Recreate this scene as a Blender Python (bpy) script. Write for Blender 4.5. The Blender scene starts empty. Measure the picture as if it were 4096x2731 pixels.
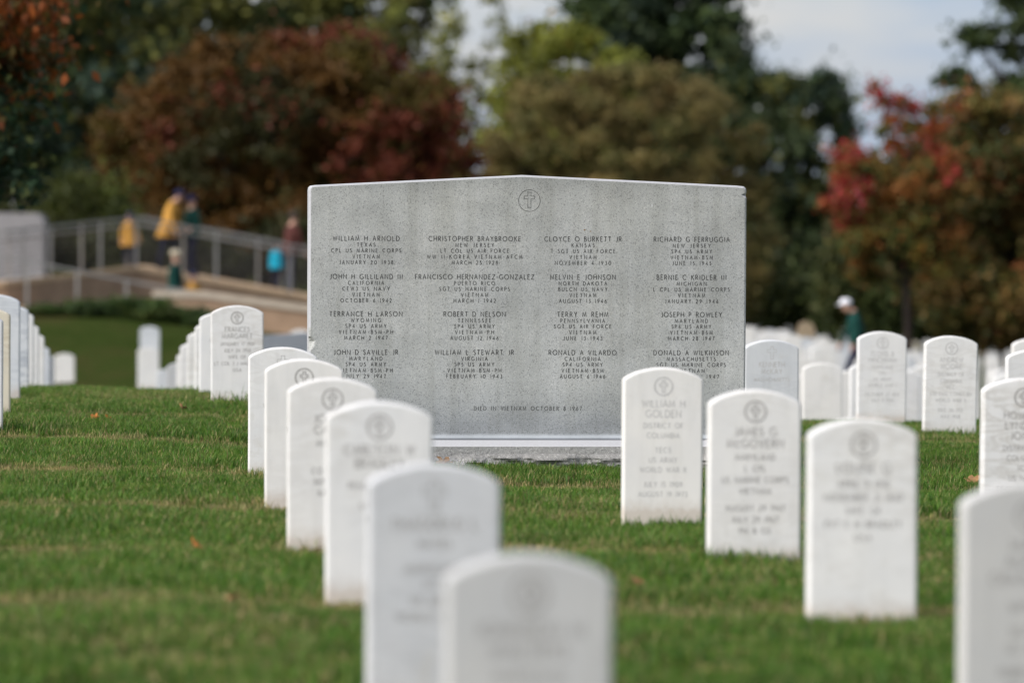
import bpy, bmesh, math, random
import numpy as np
from mathutils import Vector, Matrix, noise as mnoise

rad = math.radians
SC = bpy.context.scene
COL = SC.collection
RNG = np.random.default_rng(11)
random.seed(5)

# ------------------------------------------------------------------ camera
cam_data = bpy.data.cameras.new('camera')
cam_data.sensor_width = 36.0
cam_data.lens = 183.67
cam_data.clip_start = 0.5
cam_data.clip_end = 6000
cam_data.dof.use_dof = True
cam_data.dof.focus_distance = 26.75
cam_data.dof.aperture_fstop = 2.8
cam = bpy.data.objects.new('camera', cam_data)
COL.objects.link(cam)
cam.location = (0, 0, 1.31)
cam.rotation_euler = (rad(90) - math.atan(304 / 12000), -rad(0.22), 0)
SC.camera = cam

# ------------------------------------------------------------------ world
SUN_DIR = Vector((-0.70, -0.42, 0.58)).normalized()     # from the ground towards the sun
world = bpy.data.worlds.new('World')
SC.world = world
world.use_nodes = True
wn = world.node_tree.nodes
wl = world.node_tree.links
wn.clear()
w_out = wn.new('ShaderNodeOutputWorld')
w_bg = wn.new('ShaderNodeBackground')
w_bg.inputs['Strength'].default_value = 0.05
sky = wn.new('ShaderNodeTexSky')
sky.sky_type = 'NISHITA'
sky.sun_disc = False
sky.sun_elevation = math.asin(SUN_DIR.z)
sky.sun_rotation = math.atan2(SUN_DIR.x, SUN_DIR.y)
tc = wn.new('ShaderNodeTexCoord')
mp = wn.new('ShaderNodeMapping')
mp.inputs['Scale'].default_value = (13, 13, 44)
mp.inputs['Location'].default_value = (2.2, 0.4, 1.75)
nz = wn.new('ShaderNodeTexNoise')
nz.inputs['Scale'].default_value = 1.0
nz.inputs['Detail'].default_value = 5
nz.inputs['Roughness'].default_value = 0.5
cr = wn.new('ShaderNodeValToRGB')
cr.color_ramp.elements[0].position = 0.36
cr.color_ramp.elements[0].color = (2.35, 2.9, 3.95, 1)
cr.color_ramp.elements[1].position = 0.66
cr.color_ramp.elements[1].color = (4.2, 3.95, 3.9, 1)
e = cr.color_ramp.elements.new(0.5)
e.color = (3.35, 3.5, 3.9, 1)
wm = wn.new('ShaderNodeMix')
wm.data_type = 'RGBA'
wm.inputs['Factor'].default_value = 0.82
wl.new(tc.outputs['Generated'], mp.inputs['Vector'])
wl.new(mp.outputs['Vector'], nz.inputs['Vector'])
wl.new(nz.outputs['Fac'], cr.inputs['Fac'])
wl.new(sky.outputs['Color'], wm.inputs['A'])
wl.new(cr.outputs['Color'], wm.inputs['B'])
wl.new(wm.outputs['Result'], w_bg.inputs['Color'])
wl.new(w_bg.outputs['Background'], w_out.inputs['Surface'])

# ------------------------------------------------------------------ sun
sun_data = bpy.data.lights.new('sun', 'SUN')
sun_data.energy = 1.5
sun_data.angle = rad(50)
sun_data.color = (1.0, 0.962, 0.925)
sun = bpy.data.objects.new('sun', sun_data)
COL.objects.link(sun)
sun.location = (-30, -20, 40)
sun.rotation_euler = (-SUN_DIR).to_track_quat('-Z', 'Y').to_euler()

# ------------------------------------------------------------------ exposure
SC.view_settings.view_transform = 'Standard'
SC.view_settings.look = 'None'
SC.view_settings.exposure = 1.77
SC.view_settings.gamma = 1.0
SC.view_settings.use_curve_mapping = False
SC.cycles.max_bounces = 6
SC.cycles.diffuse_bounces = 3
SC.cycles.transmission_bounces = 3
SC.cycles.transparent_max_bounces = 6
SC.cycles.caustics_reflective = False
SC.cycles.caustics_refractive = False
SC.cycles.use_denoising = True
try:
    SC.cycles.denoiser = 'OPENIMAGEDENOISE'
    SC.cycles.denoising_input_passes = 'RGB_ALBEDO_NORMAL'
except Exception:
    pass


# ================================================================== helpers
def tag(o, label=None, cat=None, group=None, kind=None):
    if label: o['label'] = label
    if cat: o['category'] = cat
    if group: o['group'] = group
    if kind: o['kind'] = kind
    return o


def link(name, mesh, parent=None, loc=(0, 0, 0), rz=0.0):
    o = bpy.data.objects.new(name, mesh)
    COL.objects.link(o)
    o.location = loc
    o.rotation_euler = (0, 0, rz)
    if parent is not None:
        o.parent = parent
        if name in STUFF_PARTS:
            o['kind'] = 'stuff'
    return o


def np_mesh(name, verts, faces, mats=(), smooth=False, face_mat=None, tint=None):
    """verts (n,3); faces: list of arrays, each (m,k), one k for each array."""
    me = bpy.data.meshes.new(name)
    verts = np.asarray(verts, np.float32)
    if isinstance(faces, np.ndarray):
        faces = [faces]
    faces = [np.asarray(f, np.int32) for f in faces if len(f)]
    nl = sum(f.size for f in faces)
    nf = sum(len(f) for f in faces)
    me.vertices.add(len(verts))
    me.vertices.foreach_set('co', verts.ravel())
    me.loops.add(nl)
    me.polygons.add(nf)
    me.loops.foreach_set('vertex_index', np.concatenate([f.ravel() for f in faces]))
    tot = np.concatenate([np.full(len(f), f.shape[1], np.int32) for f in faces])
    start = np.concatenate([[0], np.cumsum(tot)[:-1]]).astype(np.int32)
    me.polygons.foreach_set('loop_start', start)
    try:
        me.polygons.foreach_set('loop_total', tot)
    except Exception:
        pass
    for m in mats:
        me.materials.append(m)
    if face_mat is not None:
        me.polygons.foreach_set('material_index', np.asarray(face_mat, np.int32))
    if smooth:
        me.polygons.foreach_set('use_smooth', np.ones(nf, bool))
    me.update(calc_edges=True)
    if tint is not None:
        a = me.attributes.new('tint', 'FLOAT_COLOR', 'FACE')
        t = np.ones((nf, 4), np.float32)
        t[:, :3] = tint
        a.data.foreach_set('color', t.ravel())
    return me


class MB:
    """Collects polygons of any size for one mesh."""
    def __init__(self):
        self.v, self.f, self.m = [], [], []

    def add(self, vs, fs, m=0):
        n = len(self.v)
        self.v += [tuple(p) for p in vs]
        self.f += [tuple(i + n for i in f) for f in fs]
        self.m += [m] * len(fs)

    def box(self, a, b, m=0):
        (x0, y0, z0), (x1, y1, z1) = a, b
        self.add([(x0, y0, z0), (x1, y0, z0), (x1, y1, z0), (x0, y1, z0), (x0, y0, z1), (x1, y0, z1), (x1, y1, z1), (x0, y1, z1)],
                 [(0, 3, 2, 1), (4, 5, 6, 7), (0, 1, 5, 4), (1, 2, 6, 5), (2, 3, 7, 6), (3, 0, 4, 7)], m)

    def tube(self, pts, radii, n=8, m=0, cap=True):
        pts = [Vector(p) for p in pts]
        rings = []
        base = len(self.v)
        for i, p in enumerate(pts):
            d = (pts[min(i + 1, len(pts) - 1)] - pts[max(i - 1, 0)]).normalized()
            a = d.orthogonal().normalized() if abs(d.z) > 0.99 else d.cross(Vector((0, 0, 1))).normalized()
            b = d.cross(a)
            r = radii[i] if hasattr(radii, '__len__') else radii
            for k in range(n):
                t = 2 * math.pi * k / n
                self.v.append(tuple(p + a * (r * math.cos(t)) + b * (r * math.sin(t))))
        for i in range(len(pts) - 1):
            for k in range(n):
                q = (base + i * n + k, base + i * n + (k + 1) % n, base + (i + 1) * n + (k + 1) % n, base + (i + 1) * n + k)
                self.f.append(q)
                self.m.append(m)
        if cap:
            self.f.append(tuple(base + k for k in range(n))[::-1]); self.m.append(m)
            self.f.append(tuple(base + (len(pts) - 1) * n + k for k in range(n))); self.m.append(m)

    def loops(self, rings, m=0, cap0=True, cap1=True):
        n = len(rings[0])
        base = len(self.v)
        for r in rings:
            self.v += [tuple(p) for p in r]
        for i in range(len(rings) - 1):
            for k in range(n):
                self.f.append((base + i * n + k, base + i * n + (k + 1) % n, base + (i + 1) * n + (k + 1) % n, base + (i + 1) * n + k))
                self.m.append(m)
        if cap0:
            self.f.append(tuple(base + k for k in range(n))[::-1]); self.m.append(m)
        if cap1:
            self.f.append(tuple(base + (len(rings) - 1) * n + k for k in range(n))); self.m.append(m)

    def mesh(self, name, mats, smooth=False, fix=True):
        me = bpy.data.meshes.new(name)
        me.from_pydata(self.v, [], self.f)
        for m in mats:
            me.materials.append(m)
        me.polygons.foreach_set('material_index', np.asarray(self.m, np.int32))
        if fix:
            bm = bmesh.new()
            bm.from_mesh(me)
            bmesh.ops.recalc_face_normals(bm, faces=bm.faces)
            bm.to_mesh(me)
            bm.free()
        if smooth:
            me.polygons.foreach_set('use_smooth', np.ones(len(me.polygons), bool))
        me.update()
        return me

    def build(self, name, mats, parent=None, smooth=False, loc=(0, 0, 0), rz=0.0, fix=True):
        if not isinstance(mats, (list, tuple)):
            mats = [mats]
        return link(name, self.mesh(name, mats, smooth, fix), parent, loc, rz)


# ================================================================== materials
class NT:
    def __init__(self, name, rough=0.8, spec=0.3):
        self.mat = bpy.data.materials.new(name)
        self.mat.use_nodes = True
        self.t = self.mat.node_tree
        self.n = self.t.nodes
        self.bsdf = self.n['Principled BSDF']
        self.bsdf.inputs['Roughness'].default_value = rough
        self.bsdf.inputs['Specular IOR Level'].default_value = spec

    def new(self, kind, **kw):
        o = self.n.new(kind)
        for k, v in kw.items():
            if hasattr(o, k):
                setattr(o, k, v)
            else:
                o.inputs[k].default_value = v
        return o

    def ln(self, a, b):
        self.t.links.new(a, b)

    def coords(self, kind='Object', scale=None, rnd=False):
        c = self.new('ShaderNodeTexCoord').outputs[kind]
        if rnd:
            oi = self.new('ShaderNodeObjectInfo')
            mul = self.new('ShaderNodeMath', operation='MULTIPLY')
            mul.inputs[1].default_value = 37.0
            self.ln(oi.outputs['Random'], mul.inputs[0])
            ad = self.new('ShaderNodeVectorMath', operation='ADD')
            self.ln(c, ad.inputs[0])
            self.ln(mul.outputs[0], ad.inputs[1])
            c = ad.outputs[0]
        if scale is not None:
            m = self.new('ShaderNodeMapping')
            m.inputs['Scale'].default_value = scale
            self.ln(c, m.inputs['Vector'])
            c = m.outputs['Vector']
        return c

    def noise(self, vec, scale, detail=4, rough=0.5, dist=0.0):
        o = self.new('ShaderNodeTexNoise')
        o.inputs['Scale'].default_value = scale
        o.inputs['Detail'].default_value = detail
        o.inputs['Roughness'].default_value = rough
        o.inputs['Distortion'].default_value = dist
        if vec is not None:
            self.ln(vec, o.inputs['Vector'])
        return o.outputs['Fac']

    def ramp(self, fac, stops, interp='LINEAR'):
        o = self.new('ShaderNodeValToRGB')
        o.color_ramp.interpolation = interp
        els = o.color_ramp.elements
        while len(els) < len(stops):
            els.new(0.5)
        for el, (p, c) in zip(els, stops):
            el.position = p
            el.color = (c, c, c, 1) if isinstance(c, (int, float)) else (*c, 1)
        self.ln(fac, o.inputs['Fac'])
        return o.outputs['Color']

    def mix(self, fac, a, b, mode='MIX'):
        o = self.new('ShaderNodeMix')
        o.data_type = 'RGBA'
        o.blend_type = mode
        for s, v in (('Factor', fac), ('A', a), ('B', b)):
            i = [x for x in o.inputs if x.name == s and (x.type == ('VALUE' if s == 'Factor' else 'RGBA'))][0]
            if isinstance(v, (int, float)):
                i.default_value = v
            elif isinstance(v, tuple):
                i.default_value = (*v, 1)
            else:
                self.ln(v, i)
        return [x for x in o.outputs if x.type == 'RGBA'][0]

    def math(self, op, a, b=None, clamp=False):
        o = self.new('ShaderNodeMath', operation=op)
        o.use_clamp = clamp
        for i, v in enumerate((a, b)):
            if v is None: continue
            if isinstance(v, (int, float)): o.inputs[i].default_value = v
            else: self.ln(v, o.inputs[i])
        return o.outputs[0]

    def bump(self, h, strength=0.3, dist=0.01):
        o = self.new('ShaderNodeBump')
        o.inputs['Strength'].default_value = strength
        o.inputs['Distance'].default_value = dist
        self.ln(h, o.inputs['Height'])
        self.ln(o.outputs['Normal'], self.bsdf.inputs['Normal'])

    def color(self, c):
        if isinstance(c, tuple):
            self.bsdf.inputs['Base Color'].default_value = (*c, 1)
        else:
            self.ln(c, self.bsdf.inputs['Base Color'])
        return self.mat


STUFF_PARTS = ('inscription_line', 'name_line', 'date_inscription', 'limbs', 'stems', 'crown', 'foliage')


def plain(name, col, rough=0.8, spec=0.3, var=0.25, scale=6.0, metal=0.0):
    t = NT(name, rough, spec)
    t.bsdf.inputs['Metallic'].default_value = metal
    v = t.noise(t.coords('Object'), scale, 4)
    lo = tuple(c * (1 - var) for c in col)
    hi = tuple(min(1, c * (1 + var)) for c in col)
    return t.color(t.ramp(v, [(0.3, lo), (0.7, hi)]))


def marble(name, base, vein, amount, dirt=(0.47, 0.38, 0.29)):
    t = NT(name, 0.62, 0.35)
    co = t.coords('Object', rnd=True)
    oi = t.new('ShaderNodeObjectInfo').outputs['Random']
    big = t.noise(co, 2.2, 5, 0.6, 0.6)
    rot = t.new('ShaderNodeMapping')
    rot.inputs['Rotation'].default_value = (0.3, 0.75, 0.2)
    rot.inputs['Scale'].default_value = (2.0, 2.0, 7.5)
    t.ln(co, rot.inputs['Vector'])
    v1 = t.noise(rot.outputs['Vector'], 1.7, 6, 0.62, 1.3)
    veins = t.ramp(v1, [(0.42, 0.0), (0.485, 1.0), (0.515, 0.9), (0.57, 0.0)])
    veins = t.mix(1.0, veins, t.ramp(big, [(0.42, 0.0), (0.62, 1.0)]), 'MULTIPLY')
    vf = t.math('MULTIPLY', veins, t.math('MULTIPLY', t.math('ADD', oi, amount * 2.0), 0.5 + amount))
    c = t.mix(vf, tuple(base), tuple(vein))
    cloud = t.noise(co, 6.0, 4, 0.6)
    c = t.mix(1.0, c, t.ramp(cloud, [(0.3, (0.92, 0.925, 0.935)), (0.7, (1.0, 0.995, 0.985))]), 'MULTIPLY')
    # each stone has its own tone
    tone = t.ramp(oi, [(0.0, (1.0, 0.985, 0.96)), (0.35, (0.95, 0.955, 0.97)), (0.7, (1.0, 0.998, 0.99)), (1.0, (0.93, 0.93, 0.94))])
    c = t.mix(1.0, c, tone, 'MULTIPLY')
    # mud splashed up from the turf
    sep = t.new('ShaderNodeSeparateXYZ')
    t.ln(t.coords('Object'), sep.inputs[0])
    z = t.math('ADD', sep.outputs['Z'], t.math('MULTIPLY', t.noise(co, 20, 5, 0.75), -0.09))
    m = t.ramp(z, [(0.0, 0.55), (0.022, 0.22), (0.06, 0.0)])
    c = t.mix(m, c, dirt)
    # rain streaks and grey bloom
    stk = t.noise(t.coords('Object', scale=(17, 8, 2.6), rnd=True), 1.0, 4, 0.6)
    c = t.mix(1.0, c, t.ramp(stk, [(0.34, (0.945, 0.945, 0.94)), (0.52, (1.0, 1.0, 1.0))]), 'MULTIPLY')
    blo = t.noise(co, 9.0, 5, 0.7, 0.4)
    c = t.mix(t.ramp(blo, [(0.62, 0.0), (0.74, 0.4)]), c, (0.56, 0.53, 0.47))
    spk = t.noise(co, 60, 2, 0.6)
    c = t.mix(t.ramp(spk, [(0.70, 0.0), (0.78, 0.35)]), c, (0.42, 0.40, 0.38))
    t.bump(t.noise(co, 160, 3, 0.6), 0.12, 0.002)
    return t.color(c)


M = {}
M['marble'] = marble('white_marble', (0.80, 0.79, 0.775), (0.58, 0.555, 0.515), 0.12)
M['marble_grey'] = marble('grey_veined_marble', (0.68, 0.70, 0.725), (0.42, 0.45, 0.50), 0.18)
M['marble_shaded'] = marble('shaded_marble', (0.57, 0.567, 0.555), (0.47, 0.46, 0.445), 0.03)  # white marble with shade and lens falloff put into its colour
M['marble_half_shaded'] = marble('half_shaded_marble', (0.665, 0.67, 0.675), (0.55, 0.55, 0.55), 0.04)  # white marble, a milder dose of the same shade in its colour
M['marble_blue'] = marble('blue_grey_marble', (0.655, 0.67, 0.69), (0.55, 0.57, 0.60), 0.04)
M['sandstone'] = plain('sandstone', (0.34, 0.265, 0.18), 0.9, 0.1, 0.15, 6)
M['marble_cream'] = marble('cream_marble', (0.72, 0.66, 0.53), (0.5, 0.42, 0.3), 0.2)
M['letter_marble'] = plain('carved_marble', (0.36, 0.345, 0.33), 0.9, 0.1, 0.12, 30)
M['letter_faint'] = plain('worn_carved_marble', (0.53, 0.52, 0.505), 0.9, 0.1, 0.10, 30)
M['letter_granite'] = plain('carved_granite', (0.075, 0.075, 0.072), 0.95, 0.1, 0.35, 40)  # flat strokes, grime and shade of the cuts both in the dark colour
M['rust'] = plain('rust_stain', (0.26, 0.17, 0.09), 0.9, 0.1, 0.2, 60)
M['dropping'] = plain('white_dropping', (0.75, 0.75, 0.74), 0.8, 0.2, 0.1, 60)


def granite(name, base, rough_face=False):
    t = NT(name, 0.75, 0.35)
    co = t.coords('Object')
    g1 = t.noise(co, 260, 3, 0.75)
    g2 = t.new('ShaderNodeTexVoronoi')
    g2.inputs['Scale'].default_value = 230
    t.ln(co, g2.inputs['Vector'])
    c = t.ramp(g1, [(0.26, tuple(b * 0.55 for b in base)), (0.46, tuple(b * 0.94 for b in base)), (0.6, tuple(b * 1.08 for b in base)), (0.76, tuple(min(1, b * 1.4) for b in base))])
    sepc = t.new('ShaderNodeSeparateColor')
    t.ln(g2.outputs['Color'], sepc.inputs[0])
    c = t.mix(t.ramp(sepc.outputs[0], [(0.82, 0.0), (0.90, 0.55)]), c, tuple(b * 0.35 for b in base))
    c = t.mix(t.ramp(sepc.outputs[1], [(0.86, 0.0), (0.93, 0.5)]), c, (0.62, 0.62, 0.60))
    big = t.noise(co, 1.6, 5, 0.6)
    c = t.mix(1.0, c, t.ramp(big, [(0.3, (0.86, 0.87, 0.87)), (0.7, (1.08, 1.07, 1.04))]), 'MULTIPLY')
    if not rough_face:
        # weather stains: a dark water band above a paler foot, grime under the top edge, runs down the face
        sep = t.new('ShaderNodeSeparateXYZ')
        t.ln(co, sep.inputs[0])
        st = t.noise(t.coords('Object', scale=(7, 1, 1.3)), 1.0, 4, 0.6)
        zl = t.math('SUBTRACT', sep.outputs['Z'], 0.128)
        zz = t.math('ADD', zl, t.math('MULTIPLY', t.math('SUBTRACT', st, 0.5), 0.16))
        fine = t.math('ADD', zl, t.math('MULTIPLY', t.math('SUBTRACT', t.noise(co, 18, 4, 0.7), 0.5), 0.012))
        band = t.ramp(t.math('DIVIDE', zz, 1.4), [(0.0, (0.72, 0.74, 0.77)), (0.055, (0.70, 0.72, 0.75)), (0.13, (0.95, 0.96, 0.97)), (0.22, (1.06, 1.06, 1.05)), (0.7, (1.03, 1.02, 1.0)), (0.82, (1.02, 1.01, 0.98)), (0.90, (0.97, 0.96, 0.93)), (0.965, (0.78, 0.78, 0.76))])
        c = t.mix(1.0, c, band, 'MULTIPLY')
        run = t.noise(t.coords('Object', scale=(11, 1, .5)), 1.0, 5, 0.65)
        c = t.mix(1.0, c, t.ramp(run, [(0.36, (0.88, 0.88, 0.865)), (0.52, (1.0, 1.0, 1.0)), (0.68, (1.05, 1.05, 1.06))]), 'MULTIPLY')
        foot = t.ramp(fine, [(0.018, 1.0), (0.032, 0.0)])
        c = t.mix(t.math('MULTIPLY', foot, 0.75), c, (0.62, 0.66, 0.70))
        # grime around the carved blocks
        mp_ = t.noise(t.coords('Object', scale=(3.6, 1, 5.2)), 1.0, 3, 0.5)
        c = t.mix(1.0, c, t.ramp(mp_, [(0.36, (0.86, 0.86, 0.855)), (0.56, (1.0, 1.0, 1.0))]), 'MULTIPLY')
        t.bump(g1, 0.25, 0.002)
    else:
        t.bump(t.noise(co, 45, 6, 0.7), 0.7, 0.012)
    return t.color(c)


M['granite'] = granite('grey_granite', (0.455, 0.465, 0.465))
M['granite_lit'] = plain('lit_granite_edge', (0.47, 0.47, 0.485), 0.6, 0.4, 0.08, 90)  # paler granite, its colour carries the light caught by upper and left faces
M['granite_base'] = granite('base_granite', (0.36, 0.355, 0.35), True)
M['granite_rock'] = granite('rock_pitched_granite', (0.27, 0.265, 0.26), True)
M['granite_blue'] = granite('blue_grey_granite', (0.27, 0.30, 0.35), True)


def ground_mat():
    t = NT('lawn_soil', 1.0, 0.0)
    co = t.coords('Object')
    a = t.noise(t.coords('Object', scale=(1, .45, 1)), 0.5, 6, 0.65)
    b = t.noise(co, 5.0, 5, 0.65)
    c = t.ramp(a, [(0.3, (.026, .040, .009)), (0.5, (.036, .052, .013)), (0.62, (.048, .050, .017)), (0.75, (.062, .046, .022))])
    c = t.mix(1.0, c, t.ramp(b, [(0.3, (0.7, 0.7, 0.7)), (0.7, (1.25, 1.25, 1.2))]), 'MULTIPLY')
    t.bump(t.noise(co, 30, 4, 0.7), 0.6, 0.03)
    return t.color(c)


def leaf_mat(name, trans=0.35, rough=0.6):
    t = NT(name, rough, 0.25)
    at = t.new('ShaderNodeAttribute')
    at.attribute_name = 'tint'
    n = t.noise(t.coords('Object'), 3.0, 3)
    c = t.mix(1.0, at.outputs['Color'], t.ramp(n, [(0.3, 0.8), (0.7, 1.2)]), 'MULTIPLY')
    t.ln(c, t.bsdf.inputs['Base Color'])
    tr = t.new('ShaderNodeBsdfTranslucent')
    t.ln(c, tr.inputs['Color'])
    mx = t.new('ShaderNodeMixShader')
    mx.inputs['Fac'].default_value = trans
    t.ln(t.bsdf.outputs[0], mx.inputs[1])
    t.ln(tr.outputs[0], mx.inputs[2])
    t.ln(mx.outputs[0], t.n['Material Output'].inputs['Surface'])
    return t.mat


def grass_mat():
    t = NT('grass_blade', 0.5, 0.25)
    at = t.new('ShaderNodeAttribute')
    at.attribute_name = 'tint'
    oi = t.new('ShaderNodeObjectInfo').outputs['Random']
    c = t.mix(1.0, at.outputs['Color'], t.ramp(oi, [(0.0, (0.70, 0.74, 0.70)), (0.5, (1.0, 1.0, 1.0)), (1.0, (1.38, 1.24, 1.2))]), 'MULTIPLY')
    t.ln(c, t.bsdf.inputs['Base Color'])
    tr = t.new('ShaderNodeBsdfTranslucent')
    t.ln(c, tr.inputs['Color'])
    mx = t.new('ShaderNodeMixShader')
    mx.inputs['Fac'].default_value = 0.35
    t.ln(t.bsdf.outputs[0], mx.inputs[1])
    t.ln(tr.outputs[0], mx.inputs[2])
    t.ln(mx.outputs[0], t.n['Material Output'].inputs['Surface'])
    return t.mat


M['ground'] = ground_mat()
M['leaf'] = leaf_mat('leaf')
M['grass'] = grass_mat()
M['bark'] = plain('bark', (0.035, 0.027, 0.024), 0.95, 0.1, 0.45, 9)
M['wall_tan'] = plain('tan_stone_wall', (0.36, 0.245, 0.165), 0.9, 0.15, 0.18, 2.5)
M['deck_tan'] = plain('tan_paving', (0.56, 0.40, 0.26), 0.9, 0.15, 0.12, 2.5)
M['coping'] = plain('pale_coping', (0.47, 0.40, 0.32), 0.85, 0.2, 0.1, 3)
M['steel'] = plain('brushed_steel', (0.29, 0.28, 0.27), 0.5, 0.5, 0.1, 4, 0.3)
M['steel_dark'] = plain('dark_steel', (0.12, 0.115, 0.11), 0.6, 0.4, 0.15, 4, 0.2)
M['concrete'] = plain('pale_concrete', (0.29, 0.275, 0.28), 0.9, 0.15, 0.08, 3)
M['skin'] = plain('skin', (0.50, 0.30, 0.22), 0.6, 0.3, 0.08, 8)
M['hair'] = plain('dark_hair', (0.03, 0.022, 0.018), 0.7, 0.3, 0.3, 20)
M['shoe'] = plain('shoe_leather', (0.03, 0.03, 0.032), 0.6, 0.3, 0.2, 12)
M['yellow'] = plain('yellow_cloth', (0.50, 0.26, 0.055), 0.85, 0.15, 0.15, 7)
M['green'] = plain('dark_green_cloth', (0.006, 0.040, 0.033), 0.85, 0.15, 0.25, 7)
M['navy'] = plain('navy_cloth', (0.018, 0.02, 0.045), 0.85, 0.15, 0.25, 7)
M['denim'] = plain('denim_cloth', (0.035, 0.04, 0.085), 0.85, 0.15, 0.25, 7)
M['red'] = plain('dull_red_cloth', (0.075, 0.026, 0.022), 0.85, 0.15, 0.2, 7)
M['cyan'] = plain('cyan_cloth', (0.01, 0.36, 0.52), 0.85, 0.15, 0.12, 7)
M['white'] = plain('white_cloth', (0.80, 0.80, 0.85), 0.8, 0.2, 0.05, 7)
M['capblue'] = plain('blue_cap_cloth', (0.018, 0.020, 0.055), 0.85, 0.15, 0.2, 9)
M['cream'] = plain('cream_cloth', (0.45, 0.40, 0.30), 0.85, 0.15, 0.1, 9)
M['dead_leaf'] = plain('dead_leaf', (0.34, 0.13, 0.035), 0.8, 0.2, 0.35, 40)
M['dead_leaf_tan'] = plain('dead_leaf_tan', (0.30, 0.17, 0.08), 0.8, 0.2, 0.35, 40)

# ================================================================== terrain
TY = np.array([-60, 10, 15.5, 20, 26, 32, 36, 40, 45, 50, 56, 65, 80, 90, 100, 115, 130, 180, 300, 1600], float)
TX = np.array([-60, -12, -8, -5, -3, -1, 1, 4, 9, 20, 60], float)
_L = [.05, .05, .06, .06, .08, .09, .03, -.10, -.36, -.65, -.92, -1.25, -1.6, -1.62, -1.3]
TZ = np.array([
    _L + [-.6, -.4, 0, 1, 1],
    _L + [-.7, -.5, 0, 1, 1],
    _L + [-.8, -.7, -.4, 0, 0],
    _L[:11] + [-1.22, -1.46, -1.42, -1.36, -1.35, -1.2, -1, -.5, -.5],
    _L[:11] + [-1.22, -1.45, -1.42, -1.38, -1.4, -1.3, -1.3, -1, -1],
    [.03, .02, .135, .04, .0, .08, -.02, -.2, -.47, -.75, -.95, -1.2, -1.4, -1.4, -1.4, -1.45, -1.5, -1.8, -1.6, -1.6],
    [.02, .02, .045, .012, -.065, -.08, -.14, -.4, -.7, -.85, -1.0, -1.15, -1.3, -1.4, -1.4, -1.5, -1.7, -2.4, -2.5, -2.5],
    [.0, .02, .035, .015, -.06, -.12, -.16, -.42, -.75, -.92, -1.05, -1.2, -1.35, -1.45, -1.5, -1.7, -2.0, -3.0, -3.5, -3.5],
    [.0, .0, .02, .0, -.04, -.12, -.2, -.45, -.8, -1.0, -1.2, -1.5, -2.0, -2.3, -2.4, -2.6, -2.8, -3.6, -4, -4],
    [.0, .0, .02, .0, -.04, -.12, -.2, -.45, -.8, -1.0, -1.25, -1.6, -2.2, -2.5, -2.7, -3.0, -3.2, -4.0, -4.2, -4.2],
    [.0, .0, .02, .0, -.04, -.12, -.2, -.45, -.8, -1.0, -1.25, -1.6, -2.2, -2.5, -2.7, -3.0, -3.2, -4.0, -4.2, -4.2]])


def _raw(x, y):
    iy = np.clip(np.searchsorted(TY, y) - 1, 0, len(TY) - 2)
    fy = np.clip((y - TY[iy]) / (TY[iy + 1] - TY[iy]), 0, 1)
    ix = np.clip(np.searchsorted(TX, x) - 1, 0, len(TX) - 2)
    fx = np.clip((x - TX[ix]) / (TX[ix + 1] - TX[ix]), 0, 1)
    a = TZ[ix, iy] * (1 - fy) + TZ[ix, iy + 1] * fy
    b = TZ[ix + 1, iy] * (1 - fy) + TZ[ix + 1, iy + 1] * fy
    return a * (1 - fx) + b * fx


def ground_z(x, y):
    x = np.asarray(x, float)
    y = np.asarray(y, float)
    w = 1.2 + 0.03 * np.abs(y)
    z = 0
    for dx in (-0.8, 0, 0.8):
        for dy in (-1.5, -0.75, 0, 0.75, 1.5):
            z = z + _raw(x + dx, y + dy * w / 2)
    z = z / 15
    return z + 0.008 * np.sin(x * 2.1 + 0.7 * y) + 0.006 * np.sin(y * 1.7 - x * 0.9 + 1.0)


def gz(x, y):
    return float(ground_z(np.array([x]), np.array([y]))[0])


def axis_steps(fine0, fine1, step, lo, hi, grow=1.25):
    a = list(np.arange(fine0, fine1 + 1e-6, step))
    s = step
    while a[-1] < hi:
        s *= grow
        a.append(a[-1] + s)
    s = step
    while a[0] > lo:
        s *= grow
        a.insert(0, a[0] - s)
    return np.array(a)


gx = axis_steps(-14, 22, 0.4, -1500, 1500)
gy = axis_steps(4, 135, 0.45, -200, 2600)
GX, GY = np.meshgrid(gx, gy)
GZ = ground_z(GX, GY)
nx, ny = len(gx), len(gy)
idx = np.arange(nx * ny).reshape(ny, nx)
quads = np.stack([idx[:-1, :-1], idx[:-1, 1:], idx[1:, 1:], idx[1:, :-1]], -1).reshape(-1, 4)
gme = np_mesh('ground', np.stack([GX, GY, GZ], -1).reshape(-1, 3), quads, [M['ground']], True)
tag(link('ground', gme), kind='structure')

# ================================================================== carved lettering
def arc(cx, cy, rx, ry, a0, a1, n=9):
    return [(cx + rx * math.cos(rad(a0 + (a1 - a0) * i / n)), cy + ry * math.sin(rad(a0 + (a1 - a0) * i / n))) for i in range(n + 1)]


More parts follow.
